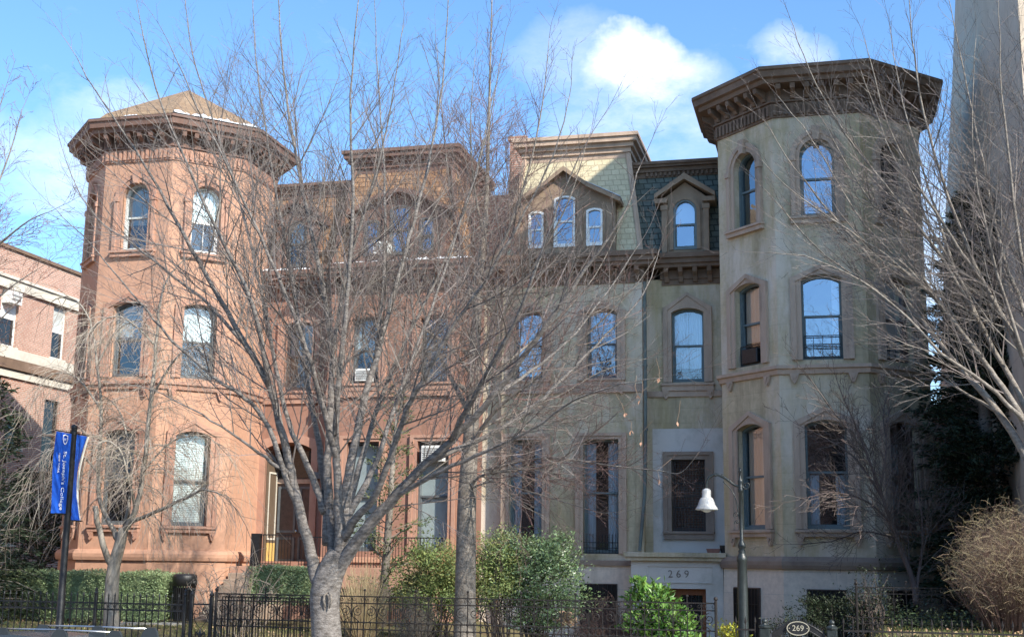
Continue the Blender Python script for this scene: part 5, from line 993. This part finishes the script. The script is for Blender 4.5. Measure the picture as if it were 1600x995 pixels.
def number_gate():
    y = -13.6; X0, X1 = at(1195, 985, y).x, at(1300, 985, y).x; zt = at(1250, 985, y).z - .03; c = (X0 + X1) / 2
    root = thing('garden_gate', 'black iron arched gate with an oval plaque reading 269 between two posts', 'gate', (c, y, .14))
    for x in (X0, X1):
        m = MB(); m.bbox(x - .085, x + .085, y - .085, y + .085, .14, zt + .06, .015); m.lathe([(.085, zt + .06), (.10, zt + .075), (.10, zt + .10), (.055, zt + .125), (.05, zt + .14)], (x, y), 12, cap=False); m.ball((x, y, zt + .175), .048, 10, 6); m.build('post', 'lamp_iron', root)
    m = MB(); A = X0 + .11; B = X1 - .11; arc = lambda k, d: [(A + (B - A) * i / 20, y, zt - .03 + d + k * sin(pi * i / 20)) for i in range(21)]
    P = arc(.2, 0); Q = arc(.2, -.1)
    m.tube(P, .018, 6); m.tube(Q, .014, 6); m.prism([(p[0], p[2]) for p in P] + [(p[0], p[2]) for p in Q[::-1]], y - .008, y + .008)
    for i, p in enumerate(arc(.2, 0)[1:-1]):
        if i % 1 == 0: m.prism([(p[0] - .022, p[2] + .01), (p[0] + .022, p[2] + .01), (p[0] + .012 + .02 * (i - 9) / 9, p[2] + .075)], y - .012, y + .012)
    n = 9
    for i in range(n + 1): a = A + (B - A) * i / n; zq = zt - .1 + .2 * sin(pi * i / n); m.box(a - .009, a + .009, y - .009, y + .009, .2, zq)
    m.box(A, B, y - .012, y + .012, .22, .25); m.box(A, B, y - .012, y + .012, zt - .42, zt - .39); m.build('gate_leaf', 'iron_black', root)
    cz = at(1249, 981, y - .03).z; el = lambda a, b, k=28: [(c + a * cos(2 * pi * i / k), cz + b * sin(2 * pi * i / k)) for i in range(k)]
    m = MB(); m.prism(el(.185, .115), y - .05, y - .02); pl = m.build('plaque', 'iron_black', root)
    m = MB(); m.ring(el(.172, .102), el(.185, .115), y - .058, y - .045, False); m.build('plaque_rim', 'letter_pale', pl)
    m = MB(); text_mb(m, '269', .13, lambda a, b, q: (c + a, y - .055 - q, cz + b), .003)
    for s in (-1, 1): m.ball((c + s * .145, y - .053, cz), .01, 6, 4)
    m.build('numerals', 'letter_pale', pl)
def low_fence(x0, x1, y, z, label, name='spiked_fence'):
    root = thing(name, label, 'fence', ((x0 + x1) / 2, y, .14), 'spiked garden fences beside the gate'); m = MB(); m.box(x0, x1, y - .012, y + .012, z - .014, z + .014); m.build('rail', 'iron_rusty', root); m = MB(); m.box(x0, x1, y - .012, y + .012, .3, .33); m.build('rail', 'iron_rusty', root); m = MB(); n = max(2, round((x1 - x0) / .155))
    for i in range(n + 1):
        x = x0 + (x1 - x0) * i / n; m.box(x - .008, x + .008, y - .008, y + .008, .12, z + .1); m.lathe([(.008, z + .09), (.022, z + .13), (.002, z + .22)], (x, y), 5, cap=False)
    m.build('pickets', 'iron_rusty', root)
def street_lamp():
    y = -11.5; x = -1.27; zb = gz(x, y); root = thing('street_lamp', 'dark iron lamp post with a curved arm holding a white bell shade', 'street lamp', (x, y, zb))
    m = MB(); m.lathe([(.17, zb - .05), (.17, zb + .25), (.12, zb + .32), (.12, zb + .6), (.098, zb + .7), (.095, 2.2), (.085, 2.62), (.1, 2.66), (.1, 2.72), (.075, 2.76), (.06, 2.8), (.07, 2.83), (.05, 2.87), (.07, 2.9), (.075, 2.95), (.035, 3.03), (.032, 3.9), (.05, 3.92), (.055, 3.98), (.04, 4.0), (.045, 4.1), (.05, 4.13), (.022, 4.17), (.016, 4.27), (.03, 4.3), (.026, 4.34), (.004, 4.38)], (x, y), 14); m.build('post', 'lamp_iron', root, True)
    m = MB(); P = spline([(x, y, 4.02), (x - .12, y, 4.06), (x - .28, y, 4.18), (x - .45, y, 4.25), (x - .58, y, 4.19), (x - .63, y, 4.08), (x - .635, y, 3.98)], 5); m.tube(P, .026, 8)
    P = spline([(x - .03, y, 3.42), (x - .06, y, 3.6), (x - .1, y, 3.82), (x - .2, y, 4.0), (x - .32, y, 4.12)], 4); m.tube(P, .011, 6)
    for q, k in (((x - .09, 3.5), .055), ((x - .08, 3.36), .045)): scroll(m, q[0], q[1], y, k, 1.3, -pi / 4, -1, .009, 16)
    scroll(m, x + .11, 4.05, y, .075, 1.25, pi * 1.1, 1, .014, 16); m.tube([(x, y, 4.03), (x + .06, y, 3.98), (x + .12, y, 3.98)], .014, 6)
    for q in range(3): m.ball((x - .2 - .13 * q, y, (4.14, 4.235, 4.235)[q]), .028, 7, 5)
    m.build('arm', 'lamp_iron', root, True)
    m = MB(); c = (x - .635, y); m.lathe([(.03, 3.99), (.075, 3.965), (.085, 3.93), (.085, 3.83), (.12, 3.8), (.14, 3.76), (.165, 3.68), (.2, 3.63), (.215, 3.6), (.205, 3.585), (.15, 3.6), (.13, 3.7), (.02, 3.8)], c, 20, cap=False); m.build('bell_shade', 'lamp_white', root, True)
    m = MB(); m.ball((c[0], y, 3.6), .1, 12, 8, .6); m.build('lens', 'lamp_lens', root, True)
def banner_pole():
    y = -12.7; x = -14.78; root = thing('banner_pole', 'slim black pole carrying two blue college banners beside the hedge', 'banner pole', (x, y, .14))
    xb = at(95, 890, y).x; x = xb + .06
    m = MB(); m.lathe([(.12, .1), (.12, .4), (.075, .5), (.068, 3.0), (.06, 5.15), (.064, 5.16), (.064, 5.22), (.01, 5.24)], (x, y), 14); m.build('pole', 'iron_black', root, True)
    m = MB()
    for z in (5.06, 3.42): m.tube([(x, y - .06, z), (x, y - .64, z)], .014, 6); m.lathe([(.075, z - .03), (.075, z + .03)], (x, y), 12)
    for z in (5.06, 3.3): m.tube([(x, y + .06, z), (x, y + .54, z)], .014, 6)
    m.build('banner_arm', 'iron_black', root)
    def cloth(y0, y1, z0, z1, name, curl, mats):
        m = MB(); nu, nv = 8, 14; P = []
        for j in range(nv + 1):
            for i in range(nu + 1):
                u, v = i / nu, j / nv; P.append((x + .02 * sin(v * 5 + u * 3) * u + curl * u * sin(pi * v * .9) , y0 + (y1 - y0) * u, z1 + (z0 - z1) * v - .01))
        m.add(P, [(j * (nu + 1) + i, j * (nu + 1) + i + 1, (j + 1) * (nu + 1) + i + 1, (j + 1) * (nu + 1) + i) for j in range(nv) for i in range(nu)]); return m.build(name, mats, root, True)
    b1 = cloth(y - .08, y - .62, 3.43, 5.05, 'banner', .0, 'banner_blue'); b2 = cloth(y + .08, y + .5, 3.31, 5.05, 'banner', -.16, 'banner_blue')
    m = MB(); P = []
    for j in range(15): v = j / 14; q = -.16 * sin(pi * v * .9); P += [(x + q + .012, y + .48, 5.04 - 1.74 * v), (x + q + .012, y + .55, 5.04 - 1.74 * v)]
    m.add(P, [(2 * j, 2 * j + 1, 2 * j + 3, 2 * j + 2) for j in range(14)]); m.build('banner_edge', 'banner_edge', b2)
    m = MB(); pl = lambda yc, zc: (lambda a, b, q: (x + .03 + q, yc + b, zc - a))
    text_mb(m, "St. Joseph's College", .15, pl(y - .30, 4.08), .002); m.build('lettering', 'letter_white', b1)
    m = MB(); text_mb(m, 'NEW YORK', .075, pl(y - .49, 4.42), .002); m.build('small_lettering', 'letter_white', b1)
    m = MB(); yc, zc = y - .33, 4.90; sh = [(-.085, .085), (0, .105), (.085, .085), (.09, 0), (.05, -.075), (0, -.105), (-.05, -.075), (-.09, 0)]; inn = [(a * .78, b * .78) for a, b in sh]; n = 8
    m.add([(x + .032, yc + a, zc + b) for a, b in inn] + [(x + .032, yc + a, zc + b) for a, b in sh], [(i, (i + 1) % n, n + (i + 1) % n, n + i) for i in range(n)])
    text_mb(m, 'SJC', .06, lambda a, b, q: (x + .034 + q, yc + a, zc + b), .002); m.build('shield', 'letter_white', b1)
def litter_bin():
    x, y = at(287, 940, -2.6).x, -2.6; z = gz(x, y) + .06; root = thing('litter_bin', 'black slatted litter bin with a domed rim at the hedge end', 'litter bin', (x, y, z)); zt = at(287, 897, y).z; H = zt - z
    m = MB(); m.lathe([(.22, z + .05), (.235, z + H * .72), (.23, z + H * .72)], (x, y), 24, cap=True); m.build('liner', 'room_dark', root)
    m = MB()
    for i in range(26): a = 2 * pi * i / 26; c, s = cos(a), sin(a); m.tube([(x + .24 * c, y + .24 * s, z + .04), (x + .265 * c, y + .265 * s, z + H * .45), (x + .30 * c, y + .30 * s, z + H * .8)], .02, 4)
    for q, r in ((.05, .25), (.45, .275)): m.lathe([(r - .01, z + H * q), (r + .005, z + H * q), (r + .005, z + H * q + .03), (r - .01, z + H * q + .03)], (x, y), 24, cap=False)
    m.build('slats', 'iron_black', root)
    m = MB(); m.lathe([(.29, z + H * .76), (.335, z + H * .77), (.335, z + H * .95), (.31, z + H), (.2, z + H * 1.02), (.19, z + H)], (x, y), 24, cap=False); m.build('rim', 'iron_black', root, True)
def parked_car():
    y = -18.0; x0 = -13.35; root = thing('parked_car', 'dark grey estate car with silver roof rails parked at the kerb', 'car', (x0 + 2.2, y, 0)); zt = 1.40
    # side outline (along x), nose to the right; pushed across with a narrower cabin
    prof = [(0, .35), (.02, .75), (.08, .98), (.35, 1.0), (.62, 1.3), (.95, 1.40), (1.7, 1.425), (2.35, 1.39), (2.75, 1.25), (3.3, .98), (4.2, .86), (4.45, .7), (4.5, .4), (4.4, .3), (.1, .28)]
    m = MB(); n = len(prof); secs = [(-.88, 0, .0), (-.86, .04, .03), (-.64, .0, -.0), (.64, 0, 0), (.86, .04, .03), (.88, 0, 0)]; P = []
    for k, w in enumerate((-.86, -.88, -.62, .62, .88, .86)):
        for (a, z) in prof:
            ww = w
            if abs(w) > .7: z2 = min(z, 1.0 if k in (1, 4) else .34); 
            else: z2 = z if z > 1.0 else z
            if k in (0, 5): z2 = max(.3, min(z, .45))
            P.append((x0 + a, y + ww, z2))
    F = [(k * n + i, k * n + (i + 1) % n, (k + 1) * n + (i + 1) % n, (k + 1) * n + i) for k in range(5) for i in range(n)] + [tuple(range(n)), tuple(range(5 * n, 6 * n))]
    m.add(P, F); m.build('body', 'car_paint', root, False)
    for s in (-1, 1):
        for q in ([(.5, 1.02), (.72, 1.28), (1.25, 1.36), (1.25, 1.02)], [(1.3, 1.02), (1.3, 1.365), (2.2, 1.36), (2.2, 1.02)], [(2.25, 1.02), (2.25, 1.345), (2.68, 1.22), (3.1, 1.02)]):
            m = MB(); m.add([(x0 + a, y + s * (.885 - (z - 1.0) * .62), z + .012) for a, z in q], [(0, 1, 2, 3)]); m.build('side_window', 'car_glass', root)
    for a in (.9, 3.65):
        for s in (-1, 1):
            m = MB(lambda p, a=a, s=s: (x0 + a + p[0], y + s * .80 + p[2], .32 + p[1])); m.lathe([(.2, -.1), (.3, -.1), (.32, -.06), (.32, .06), (.3, .1), (.2, .1)], (0, 0), 22); w = m.build('wheel', 'car_rubber', root, True)
            m = MB(lambda p, a=a, s=s: (x0 + a + p[0], y + s * .80 + p[2] , .32 + p[1])); m.lathe([(.02, s * .1), (.1, s * .115), (.2, s * .112), (.21, s * .1)], (0, 0), 18, cap=False); m.build('rim', 'car_chrome', w)
    # roof rails on feet, seen along the bottom edge of the photograph
    xa, xb, xc = at(25, 985, y).x, at(118, 985, y).x, at(208, 985, y).x; zr = at(110, 981, y).z; zf = at(118, 996, y).z
    for s in (-.52, .52):
        m = MB(); m.tube([(xa + .08, y + s, zr), (xb, y + s, zr + .006), (xc - .05, y + s, zr - .006)], .014, 6)
        r = m.build('roof_rail', 'car_chrome', root, True)
        for q in (xa, xb - .05, xc - .12):
            m = MB(); m.X = lambda p, q=q: (q + p[0], y + s + p[1], p[2]); m.prism([(-.1, zf - .12), (.28, zf - .12), (.24, zr - .05), (.2, zr + .014), (.07, zr + .018), (0, zr - .06)], -.025, .025); m.build('rail_foot', 'car_paint', r)
    for s in (-.8, .62): m = MB(); m.box(x0 + .01, x0 + .08, y + s, y + s + .18, .72, .92); m.build('tail_light', 'car_light', root)
    for s in (-.66, .66): m = MB(); m.box(x0 + 4.38, x0 + 4.47, y + s - .14, y + s + .14, .62, .76); m.build('headlight', 'lamp_lens', root)
# ------------------------------------------------------------------ the place, put together
build_ground()
college_building(); apartment_tower(); terrace_opposite()
tan_house(); red_house()
picket_fence(-17.6, -12.3, -12.0, 'black picket fence with ring frieze in front of the lawn and hedge')
fleur_panel()
scroll_fence(-11.6, -1.72, -12.0, 1.89, 1.27, 'long rusty wrought iron fence with paired scrolls before the bushes', dense=(-11.5, -9.6))
number_gate()
yG = -13.6; zG = at(1250, 985, yG).z - .0
low_fence(at(1150, 985, yG).x, at(1180, 985, yG).x, yG, zG, 'short spiked iron fence length between the lamp post and the gate')
low_fence(at(1318, 985, yG).x, 3.6, yG, zG + .02, 'spiked iron fence running on to the side of the grassy bank')
scroll_fence(at(1338, 925, -7.5).x, at(1515, 925, -7.5).x, -7.5, at(1430, 918, -7.5).z, at(1430, 918, -7.5).z - .75, 'old wrought iron fence with scrolls above the grassy bank', grp='iron fences along the pavement', mat='iron_rusty')
street_lamp(); banner_pole(); litter_bin(); parked_car()
main_tree(); mid_tree(); right_tree(); edge_tree(); weeping_tree(); small_tree()
def G(px, y): p = at(px, 900, y); return Vector((p.x, y, gz(p.x, y)))
# evergreens
b = G(598, -1.2); conifer('cypress_tree', 'thin ragged evergreen with leaning boughs before the red bay', b, 6.6, 1.5, 90, 'needle_green', .2, .05, .85, .1, .11, 46, (.3, 0))
b = G(1553, -1.2); conifer('yew_tree', 'huge dark evergreen beside the grey tower and the apartment block', b, 11.4, 2.15, 400, 'needle_dark', -.15, .06, .5, 0, .19, 60)
b = G(-25, -4.0); conifer('spruce_tree', 'dark evergreen with drooping boughs beyond the end of the clipped hedge', b, 6.8, 1.9, 140, 'needle_dark', -.3, .04, .8, 0, .16, 38)
b = G(60, 4.5); conifer('yew_tree', 'low dark evergreen in shade behind the hedge and the banner pole', b, 4.6, 3.0, 170, 'needle_dark', -.05, .04, .5, 0, .17, 36)
# hedges
hedge('clipped_hedge', 'long clipped green hedge behind the picket fence', -24.2, -17.75, -3.2, -1.6, .75, 2.14, 26000, 'leaf_hedge')
p = at(440, 886, -2.4); hedge('clipped_hedge', 'flat topped dark evergreen hedge at the foot of the red stoop', at(392, 886, -2.4).x, at(490, 886, -2.4).x, -2.6, -1.5, 1.35, p.z, 9000, 'leaf_hedge')
# shrubs, left to right
bristle('bare_shrub', 'pale bare shrub with white branching stems close behind the fence', G(372, -9.5), 1.25, .8, 2.2, 40, 'twig_pale', lean=.5, r=.015, curl=.5, twigs=7)
bristle('straw_shrub', 'upright straw coloured shrub beside the big bare trunk', G(568, -6.5), .85, .7, 1.95, 620, 'straw', r=.006, curl=.12)
c = at(682, 900, -5.5); shrub('green_bush', 'mixed green and brown bush before the slender pale trunk', [(c.x, -5.5, c.z + .25, .78, .7, .6), (c.x - .45, -5.3, c.z - .3, .6, .6, .55), (c.x + .45, -5.3, c.z - .2, .6, .6, .6), (c.x, -5.5, c.z - .8, .8, .6, .5)], 11000, .085, 'leaf_mixed', G(682, -5.5))
bristle('brown_shrub', 'tangled dry brown stems low among the green bushes', G(650, -6.3), .75, .5, 1.35, 220, 'twig_pale', r=.005, curl=.5, twigs=2)
bristle('ornamental_grass', 'golden dry grass tuft against the railing of the red stoop', Vector((at(705, 850, -1.5).x, -1.5, 1.6)), .75, .4, 1.8, 420, 'straw_gold', 'grass', r=.005, curl=.1)
bristle('ornamental_grass', 'pale dry grass tuft left of the golden one before the stoop', Vector((at(660, 850, -1.4).x, -1.4, 1.6)), .7, .4, 1.65, 240, 'straw', 'grass', r=.005, curl=.1)
c = at(785, 890, -5.0); shrub('green_bush', 'yellow green bush between the pale trunk and the glossy holly', [(c.x - .1, -5, c.z + .05, .6, .6, .75), (c.x - .3, -5.2, c.z - .6, .55, .6, .5)], 7500, .075, 'leaf_mixed', G(785, -5.0))
c = at(825, 900, -4.6); shrub('holly_bush', 'large glossy dark green holly below the tall drape hung windows', [(c.x, -4.6, c.z + .3, .95, .8, .72), (c.x + .6, -4.6, c.z - .1, .85, .8, .75), (c.x + .35, -4.8, c.z - .8, .85, .8, .55), (c.x - .55, -4.5, c.z + .75, .38, .4, .5), (c.x - .5, -4.6, c.z - .2, .5, .6, .7), (c.x + .5, -4.5, c.z + .65, .5, .5, .4)], 17000, .085, 'leaf_holly', G(835, -4.6), up=.1)
bristle('reddish_shrub', 'dense reddish brown twiggy shrub left of the bright green bush', G(950, -5.5), 1.2, .8, 1.75, 760, 'twig_red', r=.006, curl=.3, twigs=2)
c = at(1030, 965, -6.0); shrub('laurel_bush', 'bright green broad leaved bush before the wooden entrance door', [(c.x - .25, -6, c.z + .35, .42, .4, .4), (c.x + .05, -6, c.z - .1, .6, .5, .45), (c.x + .3, -6, c.z - .45, .6, .5, .5), (c.x - .45, -6, c.z + .62, .22, .25, .28), (c.x - .5, -6.0, c.z - .05, .25, .3, .2)], 4200, .15, 'leaf_bright', G(1035, -6.0), wide=.42, up=.5)
c = at(1141, 992, -9.0); shrub('yellow_plant', 'small yellow leaved plant at the foot of the lamp post', [(c.x, -9, c.z - .1, .26, .25, .32)], 1100, .075, 'leaf_yellow', G(1141, -9), 8, 'plant')
bristle('dry_flower_stems', 'dry orange brown flower heads beside the holly', G(885, -7.0), .25, .25, 1.3, 30, 'twig_pale', 'plant', r=.006)
c = at(887, 968, -7.0); tag((lambda m: ([leaf(m, c + Vector((random.gauss(0, .1), random.gauss(0, .1), random.gauss(0, .09))), Vector((U(-1, 1), U(-1, 1), U(-.5, 1))), U(.06, .11), .7) for _ in range(130)], m.build('dry_hydrangea', 'leaf_dry', recalc=False))[1])(MB()), 'cluster of pale dry orange leaves low beside the holly', 'plant')
c = at(1310, 945, -5.2); shrub('dark_shrub', 'dark low evergreen shrub under the basement window of the grey tower', [(c.x, -5.2, c.z - .3, 1.0, .7, .55), (c.x - .9, -5.2, c.z - .5, .6, .5, .36), (c.x + .8, -5.2, c.z - .35, .6, .6, .5)], 9000, .065, 'leaf_shade', G(1310, -5.2))
c = at(1360, 925, -5.6); shrub('dark_shrub', 'sparse dark leafy shrub reaching above the low evergreen', [(c.x, -5.6, c.z, .45, .4, .55), (c.x - .2, -5.6, c.z - .5, .5, .5, .5)], 1300, .06, 'leaf_shade', G(1360, -5.6), 20)
bristle('brown_bush', 'big twiggy brown bush with sunlit gold put into its upper twig colour beside the dark evergreen', Vector((at(1575, 900, -8.2).x, -8.2, 1.2)), 1.3, 1.2, 2.8, 1700, 'twig_red', r=.0045, curl=.5, twigs=4, mat2='straw')  # straw twigs over red stems put the sun's gold into the colour
f = MB()
for _ in range(5200):
    x, y = U(1.5, 5.0), U(-8.6, -5.2); leaf(f, Vector((x, y, gz(x, y) + abs(random.gauss(0, .16)))), Vector((U(-1, 1), U(-1, 1), U(-.2, .6))), U(.05, .1), .5, .25, Vector((U(-.6, .6), U(-.9, .2), 1)))
o = f.build('ivy', 'leaf_ivy', recalc=False); o['kind'] = 'stuff'; o['label'] = 'dark ivy and low ground cover under the brown bush'
